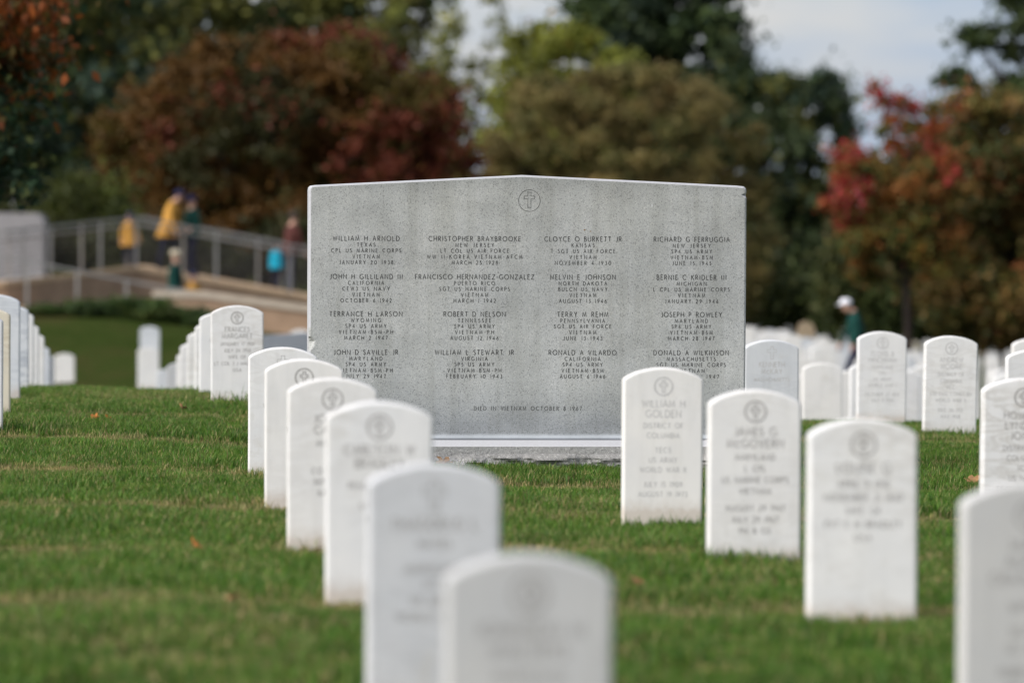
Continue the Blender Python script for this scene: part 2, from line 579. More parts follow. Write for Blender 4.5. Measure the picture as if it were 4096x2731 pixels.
GL = {
    'A': (.74, [[(0, 0), (.37, 1), (.74, 0)], [(.15, .36), (.59, .36)]]),
    'B': (.50, [[(0, 0), (0, 1), (.22, 1)] + arc(.22, .77, .22, .23, 80, -90) + [(0, .54)], [(.22, .54)] + arc(.24, .27, .26, .27, 80, -90) + [(0, 0)]]),
    'C': (.80, [arc(.5, .5, .5, .5, 52, 308, 14)]),
    'D': (.72, [[(0, 0), (0, 1), (.2, 1)] + arc(.22, .5, .5, .5, 85, -90, 12) + [(0, 0)]]),
    'E': (.46, [[(.46, 1), (0, 1), (0, 0), (.46, 0)], [(0, .54), (.4, .54)]]),
    'F': (.45, [[(.45, 1), (0, 1), (0, 0)], [(0, .52), (.38, .52)]]),
    'G': (.86, [arc(.5, .5, .5, .5, 52, 318, 14) + [(.86, .42), (.62, .42)]]),
    'H': (.70, [[(0, 0), (0, 1)], [(.7, 0), (.7, 1)], [(0, .53), (.7, .53)]]),
    'I': (.06, [[(.03, 0), (.03, 1)]]),
    'J': (.34, [[(.34, 1), (.34, .18)] + arc(.16, .18, .18, .2, 0, -110)]),
    'K': (.60, [[(0, 0), (0, 1)], [(.54, 1), (.02, .47)], [(.16, .6), (.6, 0)]]),
    'L': (.45, [[(0, 1), (0, 0), (.45, 0)]]),
    'M': (.86, [[(0, 0), (.09, 1), (.43, .12), (.77, 1), (.86, 0)]]),
    'N': (.74, [[(0, 0), (0, 1), (.74, 0), (.74, 1)]]),
    'O': (1.0, [arc(.5, .5, .5, .5, 90, 450, 20)]),
    'P': (.50, [[(0, 0), (0, 1), (.24, 1)] + arc(.24, .74, .26, .26, 80, -90) + [(0, .48)]]),
    'Q': (1.0, [arc(.5, .5, .5, .5, 90, 450, 20), [(.6, .2), (1.0, -.12)]]),
    'R': (.56, [[(0, 0), (0, 1), (.24, 1)] + arc(.24, .75, .25, .25, 80, -90) + [(0, .5)], [(.22, .5), (.56, 0)]]),
    'S': (.46, [arc(.24, .77, .22, .23, 40, 250, 8) + arc(.22, .27, .25, .27, 80, -150, 9)]),
    'T': (.62, [[(0, 1), (.62, 1)], [(.31, 1), (.31, 0)]]),
    'U': (.68, [[(0, 1), (0, .32)] + arc(.34, .32, .34, .32, 180, 360, 10) + [(.68, 1)]]),
    'V': (.70, [[(0, 1), (.35, 0), (.70, 1)]]),
    'W': (1.02, [[(0, 1), (.27, 0), (.51, .9), (.75, 0), (1.02, 1)]]),
    'X': (.66, [[(0, 1), (.66, 0)], [(.66, 1), (0, 0)]]),
    'Y': (.66, [[(0, 1), (.33, .5), (.66, 1)], [(.33, .5), (.33, 0)]]),
    'Z': (.62, [[(0, 1), (.62, 1), (0, 0), (.62, 0)]]),
    '0': (.66, [arc(.33, .5, .33, .5, 90, 450, 18)]),
    '1': (.10, [[(0, .9), (.07, 1), (.07, 0)]]),
    '2': (.50, [arc(.24, .75, .23, .25, 160, -25, 8) + [(0, 0), (.5, 0)]]),
    '3': (.46, [arc(.2, .77, .2, .23, 140, -80, 8), arc(.2, .27, .26, .28, 85, -140, 9)]),
    '4': (.56, [[(.42, 0), (.42, 1), (0, .27), (.56, .27)]]),
    '5': (.46, [[(.44, 1), (.1, 1), (.06, .56)] + arc(.2, .3, .26, .3, 110, -140, 9)]),
    '6': (.52, [[(.42, 1), (.1, .52)] + arc(.26, .28, .26, .28, 150, 510, 14)]),
    '7': (.50, [[(0, 1), (.5, 1), (.16, 0)]]),
    '8': (.50, [arc(.25, .77, .2, .23, 90, 450, 12), arc(.25, .27, .25, .27, 90, 450, 14)]),
    '9': (.52, [[(.12, 0), (.44, .5)] + arc(.26, .72, .26, .28, -30, 330, 14)]),
    '-': (.26, [[(0, .46), (.26, .46)]]),
    '&': (.70, [[(.7, .05), (.15, .75)] + arc(.3, .82, .17, .18, 200, -30, 8) + [(.05, .3)] + arc(.28, .22, .24, .22, 170, 350, 8) + [(.66, .45)]]),
    "'": (.06, [[(.03, 1), (.03, .75)]]),
    ' ': (.42, []),
}


def strip(mb, pts, t, y, closed=False, fx=None):
    """A ribbon of half width t along pts (u, z) on the plane at depth y."""
    p = [Vector(q) for q in pts]
    if closed and (p[0] - p[-1]).length < 1e-6:
        p = p[:-1]
    n = len(p)
    vs = []
    for i in range(n):
        a = p[(i - 1) % n] if (closed or i > 0) else None
        b = p[(i + 1) % n] if (closed or i < n - 1) else None
        d1 = (p[i] - a).normalized() if a is not None and (p[i] - a).length > 1e-9 else None
        d2 = (b - p[i]).normalized() if b is not None and (b - p[i]).length > 1e-9 else None
        if d1 is None: d1 = d2
        if d2 is None: d2 = d1
        n1 = Vector((-d1.y, d1.x))
        n2 = Vector((-d2.y, d2.x))
        m = n1 + n2
        if m.length < 1e-6: m = n1
        m.normalize()
        k = min(2.2, 1 / max(0.3, m.dot(n1)))
        vs.append((p[i].x + m.x * t * k, y, p[i].y + m.y * t * k))
        vs.append((p[i].x - m.x * t * k, y, p[i].y - m.y * t * k))
    fs = []
    for i in range(n if closed else n - 1):
        j = (i + 1) % n
        fs.append((2 * i, 2 * i + 1, 2 * j + 1, 2 * j))
    mb.add(vs, fs)


def text_line(mb, txt, u, z, h, width=None, t=None, y=-0.0005, rnd=None):
    """One line of capitals centred on u with its mid height at z."""
    t = t or h * 0.055
    gw = [(GL[c.upper()][0] * (0.72 if c.islower() else 1.0)) * h * 0.86 for c in txt]
    n = len(txt)
    if width:
        gap = (width - sum(gw)) / max(1, n - 1)
        sx = 1.0
        if gap < 0.12 * h:
            sx = (width - 0.12 * h * (n - 1)) / sum(gw)
            gap = 0.12 * h
        gw = [g * sx for g in gw]
        sx *= 0.86
    else:
        gap = 0.24 * h
        sx = 0.86
    x = u - (sum(gw) + gap * (n - 1)) / 2
    for c, g in zip(txt, gw):
        k = 0.72 if c.islower() else 1.0
        jz = random.uniform(-.012, .012) * h
        for q, pl in enumerate(GL[c.upper()][1]):
            pts = [(x + a * h * sx * k, z - h / 2 + b * h * k + jz) for a, b in pl]
            closed = len(pl) > 4 and (Vector(pl[0]) - Vector(pl[-1])).length < 1e-4
            strip(mb, pts, t, y - 0.00012 * q, closed)
        x += g + gap


def cross_outline(cu, cz, hh, aw, w, arm_z, arm_w):
    """Latin cross outline: half height hh, half arm span aw, half stem width w."""
    top, bot = cz + hh, cz - hh
    a1, a0 = arm_z + arm_w, arm_z - arm_w
    return [(cu - w, top), (cu + w, top), (cu + w, a1), (cu + aw, a1), (cu + aw, a0), (cu + w, a0), (cu + w, bot), (cu - w, bot), (cu - w, a0), (cu - aw, a0), (cu - aw, a1), (cu - w, a1), (cu - w, top)]


# ================================================================== granite group monument
MON = bpy.data.objects.new('granite_monument', None)
COL.objects.link(MON)
MON.location = (0.08, 26.8, 0)
MON.rotation_euler = (0, 0, rad(4.3))
tag(MON, 'wide grey granite group monument with gabled top and sixteen carved names', 'monument')


def monument_outline(chips):
    L, R, B, T, AP = -1.12, 1.13, 0.128, 1.432, 1.484
    pts = [(L, B), (R - .004, B)]
    rt = [(R - .002, 0.3), (R - .001, 0.6), (R, 0.9), (R, 1.2), (R, 1.372), (R, 1.380), (R, 1.386), (R, 1.393), (R, 1.405)]
    if chips:
        rt[5] = (R - .004, 1.379); rt[6] = (R - .020, 1.386); rt[7] = (R - .002, 1.391)
    pts += rt + [(R - .003, 1.420), (R - .014, 1.430), (R - .05, 1.434)]
    n = 22
    for i in range(1, n):
        f = i / n
        x = (R - .05) * (1 - f) + (-.03) * f
        pts.append((x, 1.434 + (AP - 1.434) * f ))
    pts.append((-.03, AP))
    for i in range(1, n):
        f = i / n
        x = -.03 * (1 - f) + (L + .03) * f
        pts.append((x, AP + (T - .004 - AP) * f))
    pts += [(L + .03, T - .004), (L + .012, T - .007), (L + .003, T - .016), (L, T - .03)]
    for k, z in enumerate((1.3, 1.1, 0.9, 0.70, 0.655, 0.645, 0.63, 0.612, 0.595, 0.585, 0.5, 0.35, 0.22)):
        x = L
        if chips:
            x += {0.645: .012, 0.63: .026, 0.612: .021, 0.595: .010}.get(z, 0.0012 * math.sin(k * 9.1))
        pts.append((x, z))
    return pts


def inset(pts, d, c=(0.0, 0.75)):
    out = []
    n = len(pts)
    for i in range(n):
        a, b, e_ = Vector(pts[i - 1]), Vector(pts[i]), Vector(pts[(i + 1) % n])
        t = (e_ - a)
        if t.length < 1e-9: t = Vector((1, 0))
        t.normalize()
        nrm = Vector((-t.y, t.x))
        if nrm.dot(Vector(c) - b) < 0: nrm = -nrm
        q = b + nrm * d
        out.append((q.x, q.y))
    return out


def ring(p, y):
    return [(a, y, b) for a, b in p]


mb = MB()
o1, o2 = monument_outline(True), monument_outline(False)
mb.loops([ring(inset(o1, .010), 0), ring(inset(o1, .0035), .0028), ring(o1, .010), ring(o2, .045), ring(o2, .235), ring(inset(o2, .010), .245)])
slab = mb.build('slab', [M['granite'], M['granite_lit']], MON)
for p in slab.data.polygons:
    nl = p.normal
    if (nl.z > 0.2 or nl.x < -0.2) and abs(nl.y) < 0.97 and p.center.z > 0.16 and not (p.center.x < -1.05 and .57 < p.center.z < .68 and p.center.y < .04):
        p.material_index = 1  # brightness of sky and sun painted on top and left faces
bz = MB()       # lower die: a washed ledge, a margin and a rock-pitched foot
LB, RB = -1.25, 1.26
bz.loops([[(LB, -.13, .062), (RB, -.13, .062), (RB, .375, .062), (LB, .375, .062)],
          [(LB, -.13, .098), (RB, -.13, .098), (RB, .375, .098), (LB, .375, .098)],
          [(LB + .006, -.124, .102), (RB - .006, -.124, .102), (RB - .006, .369, .102), (LB + .006, .369, .102)],
          [(LB + .12, -.004, .126), (RB - .12, -.004, .126), (RB - .12, .249, .126), (LB + .12, .249, .126)]])
bb = bz.build('base_ledge', [M['granite_base'], M['granite_lit']], MON)
for p in bb.data.polygons:
    if p.normal.z > 0.3:
        p.material_index = 1  # sloping top painted paler for the sky it faces
# rock-pitched foot
nu, nv = 260, 22
vs, fs = [], []
for j in range(nv):
    for i in range(nu):
        u = LB + (RB - LB) * i / (nu - 1)
        z = .0615 - .22 * j / (nv - 1)
        q = Vector((u * 5.5, z * 16, 0.3))
        big = mnoise.fractal(q * 0.9, 1.0, 2.0, 3)
        c = mnoise.cell(Vector((u * 7 + 0.6 * big, z * 14, 2)))
        y = -.131 - 0.040 * min(1, j / 2.0) * (0.55 + 0.95 * big + 0.10 * c) - 0.010 * min(1, j) * mnoise.noise(q * 3.1) - 0.006 * min(1, j) * mnoise.noise(q * 8)
        vs.append((u, min(y, -.1305) if j else -.1302, z))
for j in range(nv - 1):
    for i in range(nu - 1):
        a = j * nu + i
        fs.append((a, a + 1, a + nu + 1, a + nu))
rf = MB()
rf.add(vs, fs)
rf.box((LB + .001, -.128, -.16), (RB - .001, .374, .0612))
rf.build('rock_face', M['granite_rock'], MON, fix=False)

INS = [
    [('WILLIAM H ARNOLD', .340), ('TEXAS', .093), ('CPL US MARINE CORPS', .356), ('VIETNAM', .137), ('JANUARY 20 1938', .275)],
    [('CHRISTOPHER BRAYBROOKE', .471), ('NEW JERSEY', .195), ('LT COL US AIR FORCE', .349), ('WW II-KOREA-VIETNAM-AFCM', .488), ('MARCH 25 1928', .235)],
    [('CLOYCE O BURKETT JR', .395), ('KANSAS', .116), ('T SGT US AIR FORCE', .330), ('VIETNAM', .137), ('NOVEMBER 4 1930', .287)],
    [('RICHARD G FERRUGGIA', .390), ('NEW JERSEY', .193), ('SP4 US ARMY', .208), ('VIETNAM-BSM', .216), ('JUNE 15 1945', .201)],
    [('JOHN H GILLILAND III', .371), ('CALIFORNIA', .183), ('CEW3 US NAVY', .240), ('VIETNAM', .138), ('OCTOBER 6 1942', .260)],
    [('FRANCISCO HERNANDEZ-GONZALEZ', .609), ('PUERTO RICO', .207), ('SGT US MARINE CORPS', .360), ('VIETNAM', .138), ('MARCH 1 1942', .216)],
    [('MELVIN E JOHNSON', .335), ('NORTH DAKOTA', .247), ('BULCN US NAVY', .251), ('VIETNAM', .136), ('AUGUST 13 1946', .243)],
    [('BERNIE C KRIDLER III', .357), ('MICHIGAN', .152), ('L CPL US MARINE CORPS', .392), ('VIETNAM', .138), ('JANUARY 29 1946', .275)],
    [('TERRANCE H LARSON', .371), ('WYOMING', .152), ('SP4 US ARMY', .208), ('VIETNAM-BSM-PH', .276), ('MARCH 2 1947', .220)],
    [('ROBERT D NELSON', .315), ('TENNESSEE', .169), ('SP4 US ARMY', .205), ('VIETNAM-PH', .198), ('AUGUST 12 1946', .244)],
    [('TERRY M REHM', .261), ('PENNSYLVANIA', .227), ('SGT US AIR FORCE', .293), ('VIETNAM', .138), ('JUNE 13 1943', .200)],
    [('JOSEPH P ROWLEY', .314), ('MARYLAND', .169), ('SP4 US ARMY', .203), ('VIETNAM-BSM', .218), ('MARCH 28 1947', .236)],
    [('JOHN D SAVILLE JR', .329), ('MARYLAND', .168), ('SP4 US ARMY', .205), ('VIETNAM-BSM-PH', .273), ('JULY 29 1947', .203)],
    [('WILLIAM L STEWART JR', .404), ('VIRGINIA', .134), ('SP5 US ARMY', .202), ('VIETNAM-BSM-PH', .275), ('FEBRUARY 10 1943', .284)],
    [('RONALD A VILARDO', .347), ('CALIFORNIA', .183), ('SP4 US ARMY', .204), ('VIETNAM-BSM', .214), ('AUGUST 6 1946', .231)],
    [('DONALD A WILKINSON', .387), ('MASSACHUSETTS', .251), ('SGT US MARINE CORPS', .356), ('VIETNAM', .138), ('1947', .062)],
]
COLU = (-.828, -.271, .286, .847)
ROWZ = (1.157, .962, .771, .575)
OFF = (0, -.0325, -.062, -.0925, -.1225)
for k, block in enumerate(INS):
    blk = link('inscription', None, MON, (COLU[k % 4], 0, ROWZ[k // 4]))
    for q, (s, w) in enumerate(block):
        mb = MB()
        text_line(mb, s, .112 if s == '1947' else 0, OFF[q], .0238 if q == 0 else .0186, w, .0018 if q == 0 else .0015)
        mb.build('inscription_line', M['letter_granite'], blk, fix=False)
mb = MB()
text_line(mb, 'DIED IN VIETNAM OCTOBER 8 1967', .005, .288, .0200, .553, .0015)
mb.build('date_inscription', M['letter_granite'], MON, fix=False)
mb = MB()
strip(mb, arc(.009, 1.353, .0555, .0555, 0, 360, 48), .0013, -.0005, True)
mb.build('emblem_ring', M['letter_granite'], MON, fix=False)
mb = MB()
strip(mb, cross_outline(.009, 1.3555, .0405, .027, .0080, 1.369, .0072), .0011, -.0005, True)
mb.build('emblem_cross', M['letter_granite'], MON, fix=False)


def blot(mb, u, z, ru, rz, seed, y=-.0006):
    r = random.Random(seed)
    n = 14
    mb.add([(u + ru * math.cos(t) * r.uniform(.6, 1.1), y, z + rz * math.sin(t) * r.uniform(.6, 1.1)) for t in [2 * math.pi * i / n for i in range(n)]], [tuple(range(n))])


for u, z, a, b, s, m, nm in ((.294, 1.204, .006, .005, 1, 'rust', 'rust_spot'), (.325, 1.197, .004, .004, 2, 'rust', 'rust_spot'), (.641, 1.331, .0022, .012, 3, 'dropping', 'bird_dropping')):
    mb = MB()
    blot(mb, u, z, a, b, s)
    mb.build(nm, M[m], MON, fix=False)

# ================================================================== marble headstones
STONE_W, STONE_T, RISE = 0.33, 0.10, 0.045
STONES = []


def stone_mesh(h, seed, mat):
    r = random.Random(seed)
    w = STONE_W / 2
    R = (w * w + RISE * RISE) / (2 * RISE)
    a0 = math.asin(w / R)
    pts = [(-w, -.16), (w, -.16), (w, .05), (w, h * .35), (w, h * .65), (w, h - RISE - .012), (w - .003, h - RISE - .002)]
    for i in range(1, 16):
        a = a0 - 2 * a0 * i / 16
        pts.append((R * math.sin(a), h - R + R * math.cos(a)))
    pts += [(-w + .003, h - RISE - .002), (-w, h - RISE - .012), (-w, h * .65), (-w, h * .35), (-w, .05)]
    pts = [(a + r.uniform(-.0007, .0007), b + r.uniform(-.0005, .0005)) for a, b in pts]
    c = (0, h * .45)
    mb = MB()
    mb.loops([ring(inset(pts, .0085, c), 0), ring(inset(pts, .0028, c), .0024), ring(pts, .008), ring(pts, STONE_T - .008), ring(inset(pts, .0028, c), STONE_T - .0024), ring(inset(pts, .0085, c), STONE_T)])
    return mb.mesh('headstone', [mat])


def headstone(x, y, top, h, label, yaw=4.3, lean=0.0, mat='marble', emblem='ring', names=(), lines=(), group=None, faint=False, seed=0):
    o = link('headstone', stone_mesh(h, seed, M[mat]), None, (x, y, top - h), 0)
    o.rotation_euler = (0, rad(lean), rad(yaw))
    tag(o, label, 'headstone', group)
    STONES.append((x, y))
    lm = M['letter_faint'] if faint else M['letter_marble']
    if emblem:
        cz = h - .077
        if emblem == 'ring':
            mb = MB()
            strip(mb, arc(0, cz, .037, .037, 0, 360, 32), .0032, -.0005, True)
            mb.build('emblem_ring', lm, o, fix=False)
            mb = MB()
            strip(mb, cross_outline(0, cz, .024, .016, .0052, cz + .006, .005), .0022, -.0005, True)
            mb.build('emblem_cross', lm, o, fix=False)
        else:
            mb = MB()
            strip(mb, cross_outline(0, cz, .037, .0275, .0085, cz + .011, .0085), .0016, -.0005, True)
            mb.build('emblem_cross', lm, o, fix=False)
    z = h - .148
    if names:
        for s in names:
            mb = MB()
            nat = sum(GL[c.upper()][0] for c in s) * .029 * .86 + .0065 * len(s)
            text_line(mb, s, 0, z, .029, min(nat, .285), .0020)
            z -= .0415
            mb.build('name_line', lm, o, fix=False)
    if lines:
        z -= .008
        for s in lines:
            if s:
                mb = MB()
                nat = sum(GL[c.upper()][0] for c in s) * .0205 * .86 + .0055 * len(s)
                text_line(mb, s, 0, z, .0205, min(nat, .295), .0016)
                mb.build('inscription_line', lm, o, fix=False)
            z -= .0405 if s else .02
    return o


g_l = 'headstones of the long column running up the left of the monument'
g_r = 'headstones of the column in front of the monument on its right'
# the column on the left, from the front
headstone(.038, 10.34, .625, .66, 'very blurred white headstone nearest the camera, cut off at the bottom edge of the picture', 4.6, 0, 'marble_shaded', 'ring', ('JOHNSON M', 'WALTERS'), ('MARYLAND', 'PVT', 'US ARMY'), g_l, False, 1)
headstone(-.190, 12.97, .676, .64, 'blurred white headstone with a plain cross, second from the front in the left column', 5.2, 0, 'marble_half_shaded', 'cross', ('THADDEUS L',), ('HAYES', '', 'MARYLAND', 'SGT', 'US ARMY', 'WORLD WAR II'), g_l, False, 2)
headstone(-.406, 16.11, .714, .63, 'blurred cream-stained white headstone, third from the front in the left column', 4.0, 0, 'marble', 'ring', ('CARLTON W', 'BRADLEY'), ('', 'PENNSYLVANIA', '', 'US ARMY', 'KOREA'), g_l, False, 3)
headstone(-.657, 19.20, .686, .64, 'white headstone fourth from the front in the left column, its left half lettered in grey', 3.6, 0, 'marble', 'ring', ('JOHN A', 'CARTER'), ('MISSOURI', 'PFC', '', 'CO A 5 INF', 'SEPTEMBER', 'JUNE 1918'), g_l, False, 4)
headstone(-.875, 22.06, .673, .64, 'clean white headstone with ringed cross, fifth from the front in the left column', 3.8, 0, 'marble', 'ring', ('JAMES',), ('ALLEN', 'MARYLAND', '', 'TECHNICIAN', 'US ARMY'), g_l, False, 5)
headstone(-1.096, 25.05, .643, .64, 'white headstone with plain cross, overlapping the lower left corner of the granite monument', 3.6, 0, 'marble', 'cross', ('S MARTIN',), ('', '', 'US ARMY', 'WORLD WAR II', '', '', 'FATHER'), g_l, True, 6)
headstone(-1.71, 32.61, .701, .63, 'white headstone with ringed cross and seven carved lines, standing alone left of the granite monument', 3.4, -.3, 'marble', 'ring', ('FRANCES', 'MARGARET'), ('JANUARY 17 1901', 'JULY 24 1958', 'WIFE OF', 'LT COL J J MALONEY', 'USA'), g_l, False, 7)
# the column to the right of the monument's middle
headstone(.627, 21.58, .657, .64, 'white headstone with tan veins in front of the monument, covering its lower right names', 3.4, .25, 'marble', 'ring', ('WILLIAM H', 'GOLDEN'), ('DISTRICT OF', 'COLUMBIA', '', 'TEC5', 'US ARMY', 'WORLD WAR II', '', 'JULY 15 1909', 'AUGUST 19 1973'), g_r, True, 8)
headstone(.871, 18.63, .668, .64, 'white headstone with ringed cross and nine blurred lines, just right of the monument', 3.4, .1, 'marble', 'ring', ('JAMES G', 'McGOVERN'), ('MARYLAND', 'L CPL', 'US MARINE CORPS', 'VIETNAM', '', 'AUGUST 29 1947', 'JULY 29 1967', 'PH & GS'), g_r, False, 9)
headstone(1.069, 15.83, .678, .64, 'blurred plain white headstone with ringed cross, lower right, second from the right edge', 3.0, 0, 'marble', 'ring', ('LOUISE G',), ('APRIL 9 1910', 'NOVEMBER 21 1960', 'WIFE OF', 'PVT E M BRADLEY', 'USA'), g_r, False, 10)
headstone(1.276, 12.81, .640, .66, 'large blurred grey headstone cut off by the lower right corner of the picture', 4.6, 0, 'marble_shaded', 'ring', ('MARY', 'AUSTIN', 'CRAWFORD'), ('', 'WIFE OF', '', 'SGT J L', 'US ARMY', '', 'FEBRUARY 2', 'APRIL 1962', 'DECEMBER 15'), g_r, False, 11)
headstone(2.069, 21.09, .634, .64, 'fairly sharp white headstone with large names, cut off by the right edge', 2.6, .2, 'marble', 'ring', ('HOWARD', 'LYNDON', 'JONES'), ('DISTRICT OF', 'COLUMBIA', 'IC3', 'US NAVY', 'DECEMBER 4 1931'), None, False, 12)
headstone(1.575, 31.58, .525, .63, 'blue-grey headstone with a plain cross touching the right edge of the granite monument', 5.5, 0, 'marble_blue', 'cross', ('KENNETH', 'McKAY'), ('MASSACHUSETTS',), None, True, 13)
headstone(2.497, 35.19, .494, .63, 'white headstone with ringed cross, right of the walking person in a white cap', 3.2, .5, 'marble', 'ring', ('FLOYD B', 'HINCHMAN'), ('MARYLAND', 'CPL', 'US ARMY', 'WORLD WAR I', '', 'OCTOBER 27 1892', 'JULY 4 1958'), None, True, 14)
headstone(2.740, 32.61, .528, .65, 'white headstone with dark flecks near its foot, third from the right edge of the picture', 3.0, .9, 'marble', 'ring', ('ANDREW', 'MOORE'), ('DISTRICT OF', 'COLUMBIA', 'PFC', '430 ENG CONST BN', 'WORLD WAR II', '', 'DEC 30 1913', 'MAY 1958'), None, True, 15)
headstone(2.953, 29.41, .531, .65, 'headstone cut off by the right edge, upper one behind the sharp large-lettered headstone', 3.0, .3, 'marble', None, (), ('', '', '', 'MARYLAND'), None, False, 16)
headstone(3.87, 38.6, .37, .66, 'small piece of a rounded headstone top at the right edge, topmost of three', 3.0, 0, 'marble', None, (), (), None, False, 17)
# the column along the left edge
lcol = [(-2.917, 28.24, .742, .67, 'marble', 'thin sliver of a pale headstone at the very left edge of the picture'),
        (-3.104, 30.61, .725, .65, 'marble_cream', 'cream speckled headstone at the left edge, low in the row'),
        (-3.330, 33.61, .748, .67, 'marble_grey', 'tallest blue-grey veined headstone at the left edge'),
        (-3.550, 36.59, .630, .64, 'marble_grey', 'mottled grey headstone just behind the tallest one at the left edge'),
        (-3.790, 39.60, .529, .64, 'marble', 'white headstone behind the mottled grey one near the left edge'),
        (-4.017, 42.55, .372, .64, 'marble', 'white headstone fifth from the left edge, blurred, low behind its neighbours'),
        (-4.249, 45.63, .218, .64, 'marble', 'blurred headstone sixth from the left edge on the falling slope'),
        (-4.470, 48.65, .030, .64, 'marble_grey', 'blurred grey headstone seventh from the left edge on the falling slope'),
        (-4.900, 54.05, -.204, .64, 'marble_grey', 'blurred grey headstone eighth from the left edge, beside a wide white one')]
for k, (x, y, t, h, m, lb) in enumerate(lcol):
    headstone(x, y, t, h, lb, 3.6, 0, m, 'ring' if k == 1 else None, (), (), 'headstones in the column along the left edge', True, 30 + k)
headstone(-7.336, 85.7, -1.09, .64, 'blurred white headstone ending the left edge column, in front of the grass bank', 4, 0, 'marble', None, (), (), None, True, 45)
# stones behind the lone headstone on the left, going down the far side of the rise
scol = [(-1.975, 35.82, .597, 'first'), (-2.175, 38.59, .470, 'second'), (-2.420, 41.67, .333, 'third'), (-2.665, 44.61, .167, 'fourth'),
        (-2.888, 47.62, .003, 'fifth'), (-3.205, 51.06, -.195, 'sixth')]
for k, (x, y, t, wd) in enumerate(scol):
    headstone(x, y, t, .64, wd + ' headstone behind the one with seven carved lines, stepping down to the left', 3.8, 0, 'marble', 'ring' if k == 0 else None, ('PETER',) if k == 0 else (), ('PENNSYLVANIA', '1ST LT', 'WORLD WAR I', '', 'AUGUST 1947') if k == 0 else (), 'headstones stepping down behind the seven line headstone', True, 50 + k)
headstone(-5.56, 80.0, -.83, .66, 'blurred white headstone low beside the stepping row, below a grey one', 4, 0, 'marble', None, (), (), None, True, 60)
headstone(-4.05, 62.0, -.60, .64, 'blurred headstone with grey side at the far foot of the stepping row', 4, 0, 'marble_grey', None, (), (), None, True, 61)
headstone(-6.112, 88.24, -.699, .64, 'blurred blue-grey headstone alone on the grass bank above a white one', 4, 0, 'marble_grey', None, (), (), None, True, 62)
headstone(-3.35, 83.0, -.62, .64, 'blurred white headstone top between the lone headstone and the monument', 4, 0, 'marble', None, (), (), None, True, 63)

# second granite monument, far behind on the left
gm = MB()
gm.loops([[(-.9, 0, -.2), (.9, 0, -.2), (.9, 0, .9), (0, 0, .96), (-.9, 0, .9)], [(-.9, .22, -.2), (.9, .22, -.2), (.9, .22, .9), (0, .22, .96), (-.9, .22, .9)]])
fm = link('granite_monument', None, None, (-2.05, 60.0, gz(-2.05, 60)), rad(4))
tag(fm, 'blurred blue-grey granite block left of the big monument, behind the white headstones', 'monument')
gm.build('slab', M['granite_blue'], fm)
b2 = MB()
b2.box((-1.0, -.1, -.3), (1.0, .32, .08))
b2.build('base', M['granite_base'], fm)

# the crowded rows beyond, on the right
cst, snt = math.cos(rad(4.3)), math.sin(rad(4.3))
far_meshes = [stone_mesh(.62 + .03 * k, 80 + k, M[['marble', 'marble', 'marble', 'marble_grey', 'marble'][k]]) for k in range(5)] + [stone_mesh(.62, 90, M['marble_cream'])]
rr = random.Random(3)
nfar = 0
for j in range(3, 58):
    for i in range(-4, 16):
        x = 2.74 + 1.52 * i * cst - 3.05 * j * snt + rr.uniform(-.05, .05)
        y = 32.61 + 1.52 * i * snt + 3.05 * j * cst + rr.uniform(-.08, .08)
        px = 1176 + 12000 * x / y
        if y < 41 or px < 1640 or px > 2420 or nfar >= 296:
            continue
        if (x - 5.99) ** 2 + (y - 90.2) ** 2 < 1.0 or (abs(x - 10.6) < .6 and abs(y - 140) < 1.6):
            continue
        if (1905 < px < 2005 and 54 < y < 90) or (1830 < px < 2010 and y < 47):
            continue
        if y > 118 and rr.random() < .35:
            continue
        me = far_meshes[rr.choice([0, 1, 2, 2, 4, 1, 0, 3, 4, 0, 1, 2, 4, 5]) if y > 60 else rr.choice([0, 1, 2, 4])]
        o = link('headstone', me, None, (x, y, gz(x, y) + rr.uniform(-.03, .02)), rad(4.3 + rr.uniform(-2, 2)))
        tag(o, 'blurred white headstone in the crowded rows beyond the crest on the right', 'headstone', 'crowded rows of blurred headstones on the right')
        nfar += 1
for x, y, k in ((2.60, 43.6, 2), (2.93, 42.6, 1), (3.75, 44.0, 4)):
    o = link('headstone', far_meshes[k], None, (x, y, gz(x, y)), rad(4.3))
    tag(o, 'blurred white headstone in the crowded rows beyond the crest on the right', 'headstone', 'crowded rows of blurred headstones on the right')
ts = link('headstone', None, None, (6.15, 109.0, gz(6.15, 109)), rad(4))
ts.scale = (.72, .8, .93)
tag(ts, 'tan rounded gravestone taller than the white rows, left of the walking person', 'headstone')
mb = MB()
mb.loops([[(.25 * math.cos(t) * (1 if abs(math.cos(t)) < .98 else 1), y, .85 + .22 * math.sin(t)) for t in [math.pi * k / 10 for k in range(11)]] + [(-.27, y, 0), (.27, y, 0)] for y in (0, .16)])
mb.build('slab', M['sandstone'], ts)
mb = MB()
mb.box((-.36, -.1, -.2), (.36, .26, .12))
mb.build('base', M['granite_base'], ts)

# ================================================================== the ramp, walls and railings
def at_line(pts, x):
    xs = [p[0] for p in pts]
    return [float(np.interp(x, xs, [p[k] for p in pts])) for k in (1, 2)]


UP = [(-17.0, 109.6, -.75), (-10.74, 111.0, -.266), (-8.27, 115.0, .03), (-4.55, 116.5, -.645), (1.0, 118.5, -1.55)]    # near edge of the upper path
LOW = [(-17.0, 109.5, -.15), (-10.87, 110.6, -.72), (-7.31, 111.2, -1.40), (-4.32, 111.4, -1.78), (1.0, 111.6, -2.3)]      # lower path


